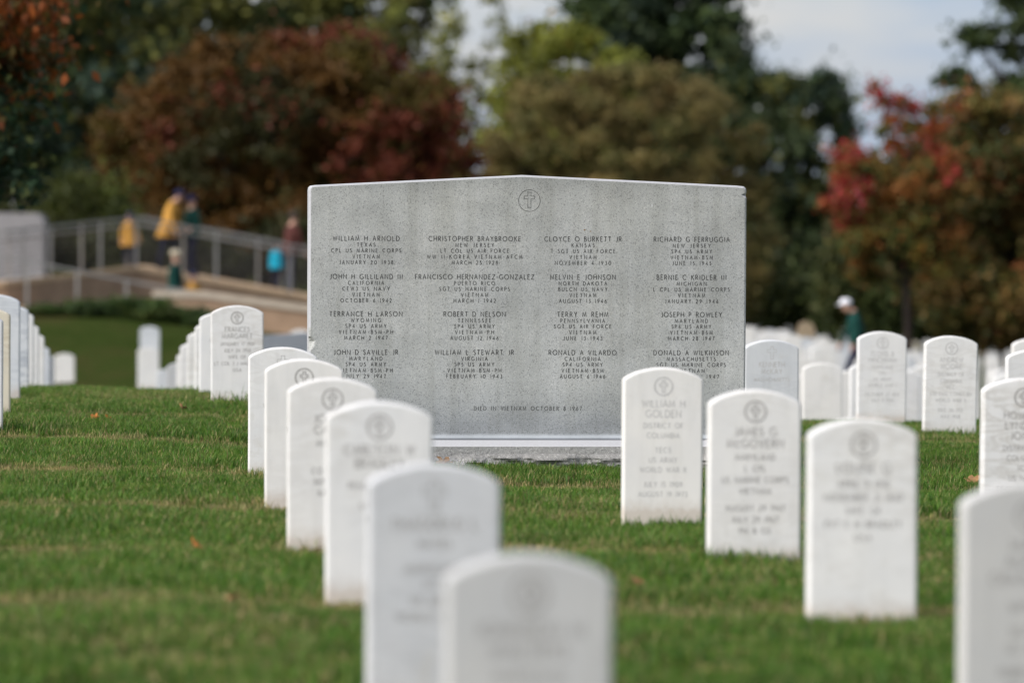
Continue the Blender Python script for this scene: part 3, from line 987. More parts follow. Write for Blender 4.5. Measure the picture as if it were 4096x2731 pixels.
def solid_path(name, line, width, depth, side_mat, top_mat, lab, kerb=True):
    root = link(name, None, None, (line[2][0], line[2][1], line[2][2]))
    tag(root, lab, 'ramp')
    ox, oy, oz = root.location
    a, b = MB(), MB()
    rings = []
    for x, y, z in line:
        rings.append([(x - ox, y - oy, z - oz - depth), (x - ox, y - oy, z - oz - .10), (x - ox, y - oy + width, z - oz - .10), (x - ox, y - oy + width, z - oz - depth)])
    a.loops(rings)
    a.build('retaining_wall', side_mat, root)
    rings = [[(x - ox, y - oy - .06, z - oz - .10), (x - ox, y - oy - .06, z - oz), (x - ox, y - oy + width, z - oz), (x - ox, y - oy + width, z - oz - .10)] for x, y, z in line]
    b.loops(rings)
    b.build('deck', top_mat, root)
    return root


solid_path('ramp', UP, 2.4, 2.6, M['wall_tan'], M['deck_tan'], 'tan stone ramp with a bend, carrying the upper path on the left')
solid_path('ramp', LOW, 1.9, 1.4, M['wall_tan'], M['deck_tan'], 'lower tan path behind the shrubs, below the bend of the upper ramp')


def railing(line, posts, dy, h, lab, post_mat, top_r=.028, cables=8, second=True):
    root = link('railing', None, None, (line[1][0], line[1][1] + dy, line[1][2]))
    tag(root, lab, 'railing')
    ox, oy, oz = root.location
    mats = M['steel']
    pl = [(x - ox, y + dy - oy, z - oz + h) for x, y, z in line]
    t = MB()
    rings = [[(x, y - .035, z - .03), (x, y + .035, z - .03), (x, y + .035, z + .02), (x, y - .035, z + .02)] for x, y, z in pl]
    t.loops(rings)
    t.build('top_rail', mats, root)
    if second:
        t = MB()
        t.tube([(x, y - .06, z - .16) for x, y, z in pl], .022, 6)
        t.build('hand_rail', mats, root)
    for k in range(cables):
        zz = -h + .12 + (h - .35) * k / max(1, cables - 1)
        t = MB()
        t.tube([(x, y, z + zz) for x, y, z in pl], .007, 4)
        t.build('cable', M['steel_dark'], root)
    me = None
    for q, px in enumerate(posts):
        y, z = at_line(line, px)
        if me is None:
            t = MB()
            t.box((-.028, -.02, -.12), (.028, .02, h - .03))
            me = t.mesh('post', [post_mat])
        link('post', me, root, (px - ox, y + dy - oy, z - oz))
    return root


railing(UP, [-16, -14.6, -13.2, -11.9, -10.44, -9.92, -8.97, -8.27, -6.55, -4.94, -3.3, -1.7], .06, 1.07, 'near steel cable railing along the upper ramp, bent at its highest post', M['steel'])
railing(UP, [-15.4, -13.9, -12.4, -10.9, -9.5, -8.6, -7.4, -5.75, -5.25, -3.9, -2.2], 2.28, 1.07, 'far steel cable railing along the back of the upper ramp', M['steel'])
railing([(x, y, z) for x, y, z in LOW], [-15, -12.6, -10.27, -9.22, -8.19, -7.28, -5.75, -4.2, -2.6, -1], -.03, 1.0, 'lower steel railing sloping down towards the monument, behind the shrubs', M['steel'], cables=0, second=False)
# low wall with pale coping in front of the lower path
wroot = link('low_wall', None, None, (-5.4, 110.6, -1.4))
tag(wroot, 'low tan wall with a pale sloping coping, left of the monument', 'wall')
a, b = MB(), MB()
wl_ = [(-7.6, 0, -.50), (-6.5, 0, -.515), (-4.3, 0, -.80), (0.5, 0, -1.42)]
a.loops([[(x + 5.4, -.10, -2.2 + 1.4), (x + 5.4, .22, -2.2 + 1.4), (x + 5.4, .22, z + 1.4 - .085), (x + 5.4, -.10, z + 1.4 - .085)] for x, y, z in wl_])
a.build('wall_face', M['wall_tan'], wroot)
b.loops([[(x + 5.4, -.15, z + 1.4 - .08), (x + 5.4, .27, z + 1.4 - .08), (x + 5.4, .27, z + 1.4 + .05), (x + 5.4, -.15, z + 1.4 + .05)] for x, y, z in wl_])
b.build('coping', M['coping'], wroot)
# pale block at the left edge
mb = MB()
mb.loops([[(-3.6, y, -2.2), (0, y, -2.2), (0, y, .95), (-.14, y, 1.16), (-3.6, y, 1.2)] for y in (0, 1.2)])
pb = mb.build('concrete_pylon', M['concrete'], None, loc=(-11.15, 124.5, 0))
tag(pb, 'pale concrete block with a cut corner behind the railing at the left edge', 'wall')

# ================================================================== people
def person(name_label, x, y, z, h, face, top, legs, hat=None, hair=None, stride=.10, lean=0.0, arms=(12, 12), elbow=25, coat=None, head_down=0.0):
    """face: yaw in degrees, 0 looks towards the camera; +90 looks to the right."""
    s = h / 1.75
    P_ = {}
    lx = lambda q: q
    hip = Vector((0, 0, .92))
    def up(v, f=1.0):        # lean the trunk forward (forward is -y)
        d = v - hip
        a = rad(lean) * f
        return hip + Vector((d.x, d.y * math.cos(a) - d.z * math.sin(a), d.z * math.cos(a) + d.y * math.sin(a)))
    P_['pelvis'] = (hip, .125)
    P_['waist'] = (up(Vector((0, 0, 1.08))), .125)
    P_['chest'] = (up(Vector((0, 0, 1.30))), .150)
    P_['neck0'] = (up(Vector((0, .01, 1.46))), .075)
    P_['neck1'] = (up(Vector((0, 0, 1.53))), .056)
    hd = lambda v: up(v) + Vector((0, -.10 * head_down, -.04 * head_down))
    P_['head0'] = (hd(Vector((0, -.015, 1.585))), .072)
    P_['head1'] = (hd(Vector((0, -.01, 1.66))), .092)
    P_['head2'] = (hd(Vector((0, .0, 1.715))), .070)
    edges = [('pelvis', 'waist'), ('waist', 'chest'), ('chest', 'neck0'), ('neck0', 'neck1'), ('neck1', 'head0'), ('head0', 'head1'), ('head1', 'head2')]
    hands = []
    for sd, nm in ((-1, 'l'), (1, 'r')):
        st = stride * sd
        P_['hip' + nm] = (Vector((.09 * sd, 0, .88)), .105)
        P_['knee' + nm] = (Vector((.10 * sd, -st * .9 - .03, .49)), .066)
        P_['ank' + nm] = (Vector((.10 * sd, -st * 1.6 + .02, .09)), .045)
        P_['heel' + nm] = (Vector((.10 * sd, -st * 1.6 + .03, .045)), .042)
        P_['toe' + nm] = (Vector((.12 * sd, -st * 1.6 - .15, .035)), .034)
        edges += [('pelvis', 'hip' + nm), ('hip' + nm, 'knee' + nm), ('knee' + nm, 'ank' + nm), ('ank' + nm, 'heel' + nm), ('heel' + nm, 'toe' + nm)]
        sh = up(Vector((.175 * sd, 0, 1.41)))
        aa = rad(arms[0] if sd < 0 else arms[1])
        sw = rad(-18 if st > 0 else 18) * (stride / .2)
        el = sh + Vector((math.sin(aa) * sd * .29, -math.sin(sw) * .2 - .02, -.29 * math.cos(aa)))
        fa = rad(elbow)
        wr = el + Vector((math.sin(aa) * sd * .10, -.26 * math.sin(fa), -.26 * math.cos(fa)))
        pm = wr + (wr - el).normalized() * .08
        P_['sh' + nm] = (sh, .070)
        P_['el' + nm] = (el, .048)
        P_['wr' + nm] = (wr, .034)
        P_['pm' + nm] = (pm, .036)
        edges += [('neck0', 'sh' + nm), ('sh' + nm, 'el' + nm), ('el' + nm, 'wr' + nm), ('wr' + nm, 'pm' + nm)]
        hands.append((wr, pm, sd))
    keys = list(P_)
    me = bpy.data.meshes.new('skeleton')
    me.from_pydata([P_[k][0] for k in keys], [(keys.index(a), keys.index(b)) for a, b in edges], [])
    tmp = bpy.data.objects.new('skeleton', me)
    COL.objects.link(tmp)
    tmp.modifiers.new('s', 'SKIN')
    sv = me.skin_vertices[0].data
    for i, k in enumerate(keys):
        r = P_[k][1]
        fx = 1.25 if k in ('pelvis', 'waist', 'chest') else 1.0
        sv[i].radius = (r * fx, r)
        sv[i].use_root = (k == 'pelvis')
    ss = tmp.modifiers.new('d', 'SUBSURF')
    ss.levels = 1
    ss.render_levels = 1
    dg = bpy.context.evaluated_depsgraph_get()
    ev = tmp.evaluated_get(dg)
    bme = bpy.data.meshes.new_from_object(ev)
    V = [tuple(v.co) for v in bme.vertices]
    Fc = [tuple(p.vertices) for p in bme.polygons]
    bpy.data.objects.remove(tmp)
    bpy.data.meshes.remove(bme)
    mb = MB()
    segs = []
    matof = {'head': 0, 'top': 1, 'leg': 2, 'shoe': 3}
    for a, b in edges:
        k = b
        if k.startswith('head') or k == 'neck1' or k.startswith('pm'): m = 0
        elif k[:3] in ('hip', 'kne', 'ank'): m = 2
        elif k.startswith('heel') or k.startswith('toe'): m = 3
        else: m = 1
        segs.append((P_[a][0], P_[b][0], m))
    fm_ = []
    for f in Fc:
        c = sum((Vector(V[i]) for i in f), Vector()) / len(f)
        best = (9, 0)
        for a, b, m in segs:
            ab = b - a
            t = max(0, min(1, (c - a).dot(ab) / max(1e-9, ab.length_squared)))
            d = (c - (a + ab * t)).length
            if d < best[0]: best = (d, m)
        fm_.append(best[1])
    mb.v, mb.f, mb.m = V, Fc, fm_
    for wr, pm, sd in hands:                       # four fingers and a thumb, slightly curled
        d = (pm - wr).normalized()
        side = Vector((0, 1, 0)).cross(d).normalized()
        fw = d.cross(side).normalized()
        for q, (off, ln_) in enumerate(((-.024, .070), (-.008, .080), (.008, .076), (.023, .060))):
            b0 = pm + fw * off
            mb.tube([b0, b0 + d * ln_ * .5, b0 + d * ln_ * .85 - side * sd * .02], [.0095, .0085, .007], 6, 0)
        b0 = wr + d * .03 - fw * .025
        mb.tube([b0, b0 - fw * .025 + d * .025, b0 - fw * .028 + d * .055], [.011, .010, .008], 6, 0)
    h1 = P_['head1'][0]
    mb.tube([h1 + Vector((0, -.085, .005)), h1 + Vector((0, -.118, -.02))], [.009, .014], 6, 0)            # nose
    for sd in (-1, 1):
        mb.tube([h1 + Vector((.085 * sd, .0, .01)), h1 + Vector((.105 * sd, .012, -.005))], [.026, .020], 7, 0)  # ears
        mb.tube([h1 + Vector((.033 * sd, -.080, .022)), h1 + Vector((.033 * sd, -.093, .022))], [.013, .008], 6, 4)   # eyes
    mb.tube([h1 + Vector((-.025, -.083, -.055)), h1 + Vector((.025, -.083, -.055))], .007, 5, 0)           # mouth
    o = mb.build('person', [M['skin'], M[top], M[legs], M['shoe'], M['hair']], None, True, (x, y, z), rad(face))
    o.scale = (s, s, s)
    tag(o, name_label, 'person')
    hc = (P_['head1'][0] + P_['head2'][0]) / 2 + Vector((0, 0, .01))
    if hat or hair:
        c = MB()
        rings = []
        lo_, n = (.0, 14) if hat else (-.05, 14)
        for k in range(6):
            f = k / 5
            r = .112 * math.cos(f * 1.5) ** .55 if f < 1 else .004
            zz = lo_ + (.115 - lo_) * math.sin(f * 1.57)
            rings.append([hc + Vector((r * .93 * math.cos(t), r * 1.06 * math.sin(t) + (.012 if not hat else 0), zz)) for t in [2 * math.pi * i / n for i in range(n)]])
        c.loops(rings)
        if hat:
            vs = [hc + Vector((.075 * math.cos(t), -.085 + (.10 * math.sin(t)), .004 - .02 * abs(math.sin(t)))) for t in [math.pi + math.pi * i / 8 for i in range(9)]]
            c.loops([vs, [v + Vector((0, 0, .012)) for v in vs]])
        c.build('cap' if hat else 'hair', M[hat or hair], o, True)
    if coat:
        hem, flare = coat
        c = MB()
        rings = []
        for zc, rx_, ry_ in ((hem, .20 * flare, .17 * flare), (hem + .18, .19 * flare, .155 * flare), (1.10, .185, .15), (1.28, .20, .16), (1.40, .195, .12), (1.475, .085, .085)):
            pc = up(Vector((0, 0, zc)))
            rings.append([pc + Vector((rx_ * math.cos(t), ry_ * math.sin(t), 0)) for t in [2 * math.pi * i / 16 for i in range(16)]])
        c.loops(rings, cap0=False, cap1=False)
        c.build('jacket', M[top], o, True)
    return o


def deck(line, x, back):
    y, z = at_line(line, x)
    return y + back, z


yy, zz = deck(UP, -7.6, .9)
person('person in a loose yellow jacket and blue cap, tallest on the upper ramp, bending forward', -7.65, yy, zz, 1.80, 70, 'yellow', 'navy', hat='capblue', lean=14, coat=(.72, 1.25), head_down=.9)
yy, zz = deck(UP, -7.14, 1.0)
person('person in a dark green jacket facing the tall yellow jacket on the ramp', -7.12, yy, zz, 1.70, -50, 'green', 'navy', hat='capblue', coat=(.84, 1.0), elbow=70)
yy, zz = deck(UP, -8.48, .9)
person('child in a wide yellow jacket and dark cap beside the highest railing post', -8.46, yy, zz, 1.16, 20, 'yellow', 'navy', hat='capblue', coat=(.70, 1.6), arms=(24, 24))
yy, zz = deck(LOW, -7.22, .9)
person('person in a dark green top and pale cap on the lower path', -7.22, yy, zz + .0, 1.76, 75, 'green', 'navy', hat='cream', coat=(.82, 1.1))
yy, zz = deck(LOW, -6.86, .9)
person('small person in yellow with a blue cap, lowest on the lower path', -6.84, yy, zz, 1.36, 40, 'yellow', 'navy', hat='capblue', coat=(.78, 1.25))
yy, zz = deck(UP, -5.29, 1.0)
person('small child in a bright cyan shirt behind the railing', -5.28, yy, zz, 1.02, 180, 'cyan', 'navy', hair='hair', coat=(.80, 1.35))
yy, zz = deck(UP, -5.0, 1.5)
person('person in a dull red jacket and jeans next to the cyan shirt', -5.0, yy, zz, 1.76, 130, 'red', 'denim', hair='hair', coat=(.80, 1.15), lean=8)
person('walking person in a white cap, green sweater and navy trousers among the headstones', 5.99, 90.2, gz(5.99, 90.2) - .01, 1.58, -80, 'green', 'navy', hat='white', stride=.20, lean=10, coat=(.86, 1.05), head_down=1.1)

# ================================================================== trees and shrubs
def leaves(clumps, n, size, palette, seed, aspect=0.6, shell=.4, droop=0.0, fuzz=.3):
    """Leaf-sized faces spread through ellipsoid clumps (x, y, z, rx, ry, rz). palette(pos, rng, u) gives a colour per leaf."""
    r = np.random.default_rng(seed)
    C = np.array(clumps, float)
    wgt = (C[:, 3] * C[:, 5]) ** 1.0
    k = r.choice(len(C), n, p=wgt / wgt.sum())
    d = r.normal(size=(n, 3))
    d /= np.linalg.norm(d, axis=1)[:, None]
    rr_ = (shell + (1 - shell) * r.random(n)) * (0.85 + 0.3 * r.random(n))
    rr_ = np.where(r.random(n) < fuzz, rr_ * r.uniform(1.1, 2.1, n), rr_)      # stray leaves soften a clump's outline
    P = C[k, :3] + d * C[k, 3:6] * rr_[:, None]
    a = r.normal(size=(n, 3))
    a[:, 2] -= droop
    a /= np.linalg.norm(a, axis=1)[:, None]
    b = np.cross(a, r.normal(size=(n, 3)))
    b /= np.linalg.norm(b, axis=1)[:, None]
    L = size * (0.6 + 0.8 * r.random(n))[:, None]
    W = L * aspect
    V = np.stack([P - a * L * .5, P + b * W * .5 - a * L * .05, P + a * L * .5, P - b * W * .5 - a * L * .05], 1).reshape(-1, 3)
    Fq = np.arange(n * 4).reshape(n, 4)
    T = palette(P, r, k)
    return V, Fq, T


def pal(cols, wts, jitter=.25, clump=.22):
    cols = np.array(cols)
    w = np.array(wts, float)
    w /= w.sum()
    def f(P, r, k):
        nk = k.max() + 1
        ck = r.choice(len(cols), nk, p=w)
        own = r.choice(len(cols), len(P), p=w)
        use = np.where(r.random(len(P)) < .6, ck[k], own)
        g = (1 + clump * r.normal(size=nk))[k].clip(.5, 1.6)
        return cols[use] * (g * (1 + jitter * (r.random(len(P)) - .5) * 2))[:, None]
    return f


def dome(cx, cy, cz, rx, ry, rz, n, seed, cr=(.9, 1.5), zmin=-9, fill=.94, pw=2.6):
    """Clumps spread in a crown's volume, most of them towards its outside."""
    r = random.Random(seed)
    out = []
    while len(out) < n:
        v = Vector((r.uniform(-1, 1), r.uniform(-1, 1), r.uniform(-1, 1)))
        d_ = abs(v.x) ** pw + abs(v.y) ** pw + abs(v.z) ** pw
        if d_ > 1 or r.random() > .35 + .65 * d_: continue
        v *= fill
        p = (cx + v.x * rx, cy + v.y * ry, cz + v.z * rz)
        if p[2] < zmin: continue
        q = r.uniform(*cr)
        out.append((*p, q * r.uniform(.9, 1.25), q, q * r.uniform(.6, .85)))
    return out


def tree(name, label, base, clumps, n, size, palette, seed, trunk_r=.25, fork=None, cat='tree', limbs=14, **kw):
    root = link(name, None, None, base)
    tag(root, label, cat)
    bx, by, bz_ = base
    r = random.Random(seed)
    cz = sorted(c[2] for c in clumps)
    fork = fork if fork is not None else cz[len(cz) // 4] - bz_
    fork = max(.5, fork)
    t = MB()
    t.tube([(0, 0, -.3), (.02, 0, .15), (r.uniform(-.1, .1), 0, fork * .5), (r.uniform(-.15, .15), 0, fork), (r.uniform(-.3, .3), 0, fork + (cz[-1] - bz_ - fork) * .6)],
           [trunk_r * 1.5, trunk_r * 1.1, trunk_r * .95, trunk_r * .8, trunk_r * .25], 10)
    t.build('trunk', M['bark'], root, True)
    t = MB()
    for c in r.sample(clumps, min(limbs, len(clumps))):
        p0 = Vector((0, 0, fork * r.uniform(.75, 1.15)))
        p1 = Vector((c[0] - bx, c[1] - by, c[2] - bz_))
        mid = (p0 + p1) / 2 + Vector((r.uniform(-.3, .3), 0, r.uniform(.0, .4)))
        t.tube([p0, mid, p1], [trunk_r * .42, trunk_r * .26, trunk_r * .08], 6)
    t.build('limbs', M['bark'], root, True)
    V, Fq, T = leaves(clumps, n, size, palette, seed, **kw)
    V = V - np.array(base)
    link('crown', np_mesh('crown', V, Fq, [M['leaf']], False, None, T), root)
    return root


OLIVE, DKGREEN, BROWN = (.105, .105, .026), (.040, .062, .022), (.14, .085, .032)
CRIM, TAN, YGREEN = (.2, .035, .025), (.30, .205, .082), (.22, .235, .034)
RED, ORANGE, BLUEG = (.30, .016, .020), (.20, .055, .012), (.042, .068, .046)

# near overhanging tree at the left edge
cl = dome(-7.7, 50.4, 4.0, 3.3, 2.4, 2.9, 110, 1, (.4, .7), 1.5)
r0 = random.Random(31)
cl += [(r0.uniform(-5.4, -4.45), 50 + r0.uniform(-.7, .7), r0.uniform(2.4, 3.6), r0.uniform(.18, .34), .3, r0.uniform(.16, .3)) for _ in range(34)]
cl += [(r0.uniform(-5.4, -4.62), 50 + r0.uniform(-.7, .7), r0.uniform(1.45, 2.3), r0.uniform(.16, .3), .3, r0.uniform(.16, .3)) for _ in range(22)]
cl += [(-4.75, 50, 3.7, .45, .5, .35), (-4.65, 50.2, 3.25, .40, .5, .35), (-4.9, 50, 2.9, .42, .5, .3), (-4.6, 50.1, 2.75, .30, .4, .25), (-5.1, 50, 2.45, .35, .4, .25),
       (-4.85, 49.9, 2.0, .42, .5, .30), (-4.55, 50, 2.15, .30, .4, .2), (-5.05, 50, 1.65, .35, .4, .25), (-4.80, 50, 1.75, .28, .4, .22), (-5.3, 50, 1.9, .4, .5, .4), (-5.0, 50.2, 1.45, .22, .3, .14)]


def near_pal(P, r, k):
    up = (P[:, 2] > 2.55 + .35 * r.normal(size=len(P)))
    g = np.where((r.random(len(P)) < .6)[:, None], np.array([.030, .060, .030]), np.array([.075, .090, .026]))
    o_ = np.where((r.random(len(P)) < .5)[:, None], np.array([.27, .075, .018]), np.array([.11, .075, .02]))
    return np.where(up[:, None], o_, g) * (.6 + .8 * r.random(len(P)))[:, None]


tree('leafy_tree', 'dark near tree hanging into the upper left corner, orange above, green below', (-8.2, 50.5, gz(-8.2, 50.5)), cl, 34000, .105, near_pal, 21, .28, 2.0, shell=.15, droop=.9)


def field(P, seed, freq):
    """A smooth patchy value between about -1 and 1 for every leaf."""
    r = np.random.default_rng(seed)
    v = np.zeros(len(P))
    for q in range(7):
        d = r.normal(size=3)
        d /= np.linalg.norm(d)
        v += np.sin(P @ d * freq * r.uniform(.6, 1.7) + r.uniform(0, 6.28))
    return v / 2.6


def crimson_pal(P, r, k):
    n = len(P)
    f = field(P, 3, 1.5) + .25 * r.normal(size=n)
    g = field(P, 4, 1.1)
    lean = (P[:, 0] + 6.0) * .24 + (P[:, 2] - 3.4) * .30
    red = (f + lean) > .75
    olive = g > .35
    dark = g < -.75
    c = np.where(olive[:, None], np.array([.090, .068, .012]), np.array([.122, .060, .014]))
    c = np.where(dark[:, None], np.array([.045, .045, .014]), c)
    c = np.where(red[:, None], np.array([.150, .038, .020]), c)
    return c * (.7 + .6 * r.random(n))[:, None]


cl = dome(-5.8, 135, .8, 5.5, 3.0, 5.35, 560, 2, (.28, .6), -.3)
tree('maple_tree', 'broad tree with olive and dull crimson leaves behind the ramp', (-6.4, 135.6, gz(-6.4, 135.6)), cl, 105000, .16, crimson_pal, 22, .3, 1.4, shell=.1)
cl = dome(-11.0, 214, 6.0, 8.8, 5, 7.8, 380, 3, (.6, 1.15), -1)
tree('oak_tree', 'tall olive green tree behind the crimson tree, reaching the top edge', (-12, 215, gz(-12, 215)), cl, 60000, .32, pal([OLIVE, DKGREEN, (.15, .145, .036), BLUEG], [4, 3, 2, 1]), 23, .45)
cl = dome(-19.0, 190, 5.0, 6.8, 4, 8.0, 190, 4, (.7, 1.3), -1.5)
tree('oak_tree', 'dark green tree behind the overhanging tree in the upper left corner', (-21, 191, gz(-21, 191)), cl, 26000, .4, pal([DKGREEN, BLUEG, OLIVE], [4, 3, 2]), 24, .45)
# sparse tree with the sky shining through
r0 = random.Random(8)
cl = []
while len(cl) < 260:
    x = r0.uniform(-5.6, 1.0)
    z = r0.uniform(2.6, 10.2)
    if mnoise.noise(Vector((x * .8 + 3.1, z * .8, 4.2))) < -.10 + (z - 5.2) * .035: continue
    q = r0.uniform(.12, .38) * (1.25 if z < 5 else 1.0)
    cl.append((x, 190 + r0.uniform(-1.5, 1.5), z, q * 1.2, .4, q))
tree('sparse_tree', 'thin yellow-green tree above the monument with bright sky showing through', (-2.2, 190.5, gz(-2.2, 190.5)), cl, 8200, .19, pal([(.19, .20, .045), (.10, .125, .036), (.24, .22, .04)], [3, 3, 2]), 25, .07, 3.0, limbs=60, shell=.0)
cl = dome(1.9, 186, 4.2, 2.7, 2.2, 4.2, 100, 5, (.45, .8), -1)
tree('maple_tree', 'yellow-green tree above the peak of the monument', (2.0, 186.5, gz(2, 186.5)), cl, 19000, .26, pal([YGREEN, (.15, .165, .03), (.095, .11, .028), (.30, .16, .03)], [4, 3, 2, .4]), 26, .28)
cl = dome(6.2, 215, 8.0, 3.4, 2.6, 5.4, 120, 6, (.6, 1.1), 1)
tree('oak_tree', 'tall dark green tree cut off by the top edge, right of the monument peak', (6.3, 216, gz(6.3, 216)), cl, 28000, .36, pal([DKGREEN, (.062, .090, .030), BLUEG], [3, 2, 2]), 27, .45)
cl = dome(10.4, 212, 2.2, 3.0, 2.4, 4.6, 90, 7, (.5, .95), -3.5) + [(8.9, 212, 7.6, .5, .5, .9), (9.3, 212, 6.6, .9, .8, .8), (10.4, 212, 6.4, .9, .8, .6), (12.7, 212, 6.3, .95, .8, .8), (13.1, 212, 5.6, .9, .8, .7), (13.5, 212, 4.6, .6, .6, .7), (11.6, 212, 6.1, .7, .6, .5)]
tree('oak_tree', 'dark green lumpy tree under the open sky, left of the red tree', (11.2, 213, gz(11.2, 213)), cl, 27000, .34, pal([DKGREEN, (.058, .080, .034), BLUEG, OLIVE], [3, 3, 2, 1]), 28, .42)
cl = dome(3.3, 160, 1.0, 5.1, 3.2, 4.9, 420, 8, (.28, .55), -1.9)
tree('oak_tree', 'broad tan-brown tree right behind the monument', (3.4, 160.6, gz(3.4, 160.6)), cl, 110000, .14, pal([(.215, .168, .062), (.165, .140, .046), (.10, .10, .030), (.20, .135, .045)], [4, 3, 3, 1], .25, .2), 29, .4, shell=.1)


def maple_pal(P, r, k):
    nk = k.max() + 1
    kc = np.zeros((nk, 3))
    for q in range(nk):
        kc[q] = P[k == q].mean(0) if np.any(k == q) else 0
    up_red = kc[:, 2] > 2.35 + .25 * r.normal(size=nk)
    low_red = (kc[:, 0] < 9.55) & (kc[:, 2] > .8) & (kc[:, 2] < 2.2)
    isred = (up_red & (r.random(nk) < .66)) | (low_red & (r.random(nk) < .95))
    oth = np.array([(.14, .11, .026), (.26, .10, .025), (.085, .105, .028), (.18, .15, .03)])[r.integers(0, 4, nk)]
    col = np.where(isred[:, None], np.array([(.36, .040, .036), (.31, .026, .036), (.36, .080, .032)])[r.integers(0, 3, nk)], oth)
    lf = np.array([(.30, .12, .03), (.13, .12, .03)])[r.integers(0, 2, len(P))]
    c = np.where((r.random(len(P)) < .34)[:, None], lf, col[k])
    return c * (.6 + .75 * r.random(len(P)))[:, None]


r0 = random.Random(12)
cl = [(9.75, 140, 4.55, .32, .35, .3), (10.0, 140, 4.2, .38, .4, .3), (10.35, 140, 4.25, .35, .4, .3), (10.7, 140, 4.05, .4, .4, .3), (11.25, 140, 4.0, .45, .4, .32), (10.2, 140, 3.7, .42, .4, .35),
      (10.65, 140, 3.5, .42, .4, .35), (11.1, 140, 3.4, .45, .4, .35), (11.45, 140, 3.6, .4, .4, .3), (10.25, 140, 3.1, .38, .4, .35), (11.3, 140, 2.85, .45, .4, .35), (11.0, 140, 2.3, .45, .4, .3),
      (9.9, 140, 3.45, .25, .3, .25), (8.80, 140, 2.15, .26, .3, .26), (8.42, 140, 1.50, .34, .4, .16), (8.75, 140, 1.40, .40, .4, .18), (9.10, 140, 1.18, .45, .4, .20), (9.4, 140, 1.05, .3, .3, .18), (8.75, 140, 2.5, .2, .3, .2),
      (9.0, 140, .35, .25, .25, .2)]
cl += [(r0.uniform(8.9, 11.9), 140 + r0.uniform(-1, 1), r0.uniform(-.5, 2.9), r0.uniform(.3, .52), .5, r0.uniform(.22, .4)) for _ in range(70)]
tree('maple_tree', 'young tree with scarlet leaves at its top and lower left, on a thin dark trunk', (10.62, 140.0, gz(10.62, 140)), cl, 21000, .15, maple_pal, 30, .12, 2.6, shell=.1, limbs=22)
cl = dome(14.2, 150, 1.0, 3.3, 2.4, 3.9, 150, 13, (.42, .85), -2.6)
tree('oak_tree', 'dense olive-brown tree at the right edge beside the scarlet tree', (14.2, 150.6, gz(14.2, 150.6)), cl, 36000, .20, pal([(.115, .095, .025), (.165, .10, .03), (.062, .075, .022), (.2, .075, .025)], [4, 3, 3, .6], .35, .3), 31, .35)
r0 = random.Random(14)
cl = dome(19.8, 195, 8.0, 3.0, 2, 3.2, 36, 15, (.45, .85), 3) + [(16.6, 195, 6.35, .6, .5, .45), (16.1, 195, 6.2, .4, .4, .3), (17.0, 195, 6.05, .5, .5, .35), (17.6, 195, 7.7, .5, .5, .35), (17.2, 195, 7.5, .35, .35, .25)]
tree('pine_tree', 'dark green open tree reaching in from the upper right corner', (19.9, 195.5, gz(19.9, 195.5)), cl, 9000, .32, pal([(.075, .10, .032), DKGREEN], [2, 2]), 32, .3, limbs=24)


def shrub(label, x, y, rx, rz, n, size, palette, seed, z=None, cat='shrub', group=None):
    zb = gz(x, y) if z is None else z
    r = random.Random(seed)
    cl_ = [(x + r.uniform(-.6, .6) * rx, y + r.uniform(-.5, .5) * rx, zb + rz * r.uniform(.3, .75), rx * r.uniform(.3, .5), rx * .4, rz * r.uniform(.2, .36)) for _ in range(12)]
    root = link('shrub', None, None, (x, y, zb))
    tag(root, label, cat, group)
    t = MB()
    for q in range(5):
        c = cl_[q]
        t.tube([(r.uniform(-.1, .1), 0, -.1), ((c[0] - x) * .6, (c[1] - y) * .6, (c[2] - zb) * .6), (c[0] - x, c[1] - y, c[2] - zb)], [.04, .03, .01], 5)
    t.build('stems', M['bark'], root)
    V, Fq, T = leaves(cl_, n, size, palette, seed)
    link('foliage', np_mesh('foliage', V - np.array((x, y, zb)), Fq, [M['leaf']], False, None, T), root)


gp = pal([(.050, .085, .022), (.034, .060, .020), (.085, .11, .026)], [3, 3, 2])
for k, (x, rx, rz, wd) in enumerate(((-9.75, .45, .22, 'small low'), (-8.75, .7, .34, 'second'), (-7.75, .8, .48, 'tall middle'), (-6.9, .6, .36, 'fourth'), (-6.3, .5, .32, 'last'))):
    shrub(wd + ' dark green shrub of the row below the lower railing, counted from the left', x, 109.3, rx, rz, 2600, .11, gp, 60 + k, group='shrubs below the lower railing')
shrub('light green bush behind the railing next to the pale concrete block', -10.4, 128.5, 1.5, 2.5, 7000, .16, pal([(.075, .092, .018), (.10, .11, .020), (.042, .054, .014)], [3, 2, 2]), 70, z=-.4)
shrub('wide dark bush behind the railing left of the yellow jackets', -12.6, 127.5, 2.2, 1.9, 5000, .18, pal([(.045, .05, .018), (.08, .085, .022)], [3, 2]), 73, z=-.6)
shrub('low dark bush behind the bend of the upper ramp', -9.4, 125.5, 1.7, 1.5, 5000, .16, pal([(.040, .045, .016), (.06, .065, .02)], [3, 2]), 74, z=-.6)
shrub('dark bush behind the upper ramp below the crimson tree', -7.6, 127.0, 1.7, 1.6, 5000, .18, pal([(.045, .05, .018), (.07, .065, .022)], [3, 2]), 71, z=-.7)
shrub('dark bush behind the upper ramp close to the monument edge', -4.6, 128.0, 1.8, 2.2, 6000, .18, pal([(.045, .05, .018), (.085, .065, .025)], [3, 2]), 72, z=-1.0)
dp = pal([(.050, .070, .024), (.078, .10, .030), (.11, .115, .034)], [4, 3, 1.4])
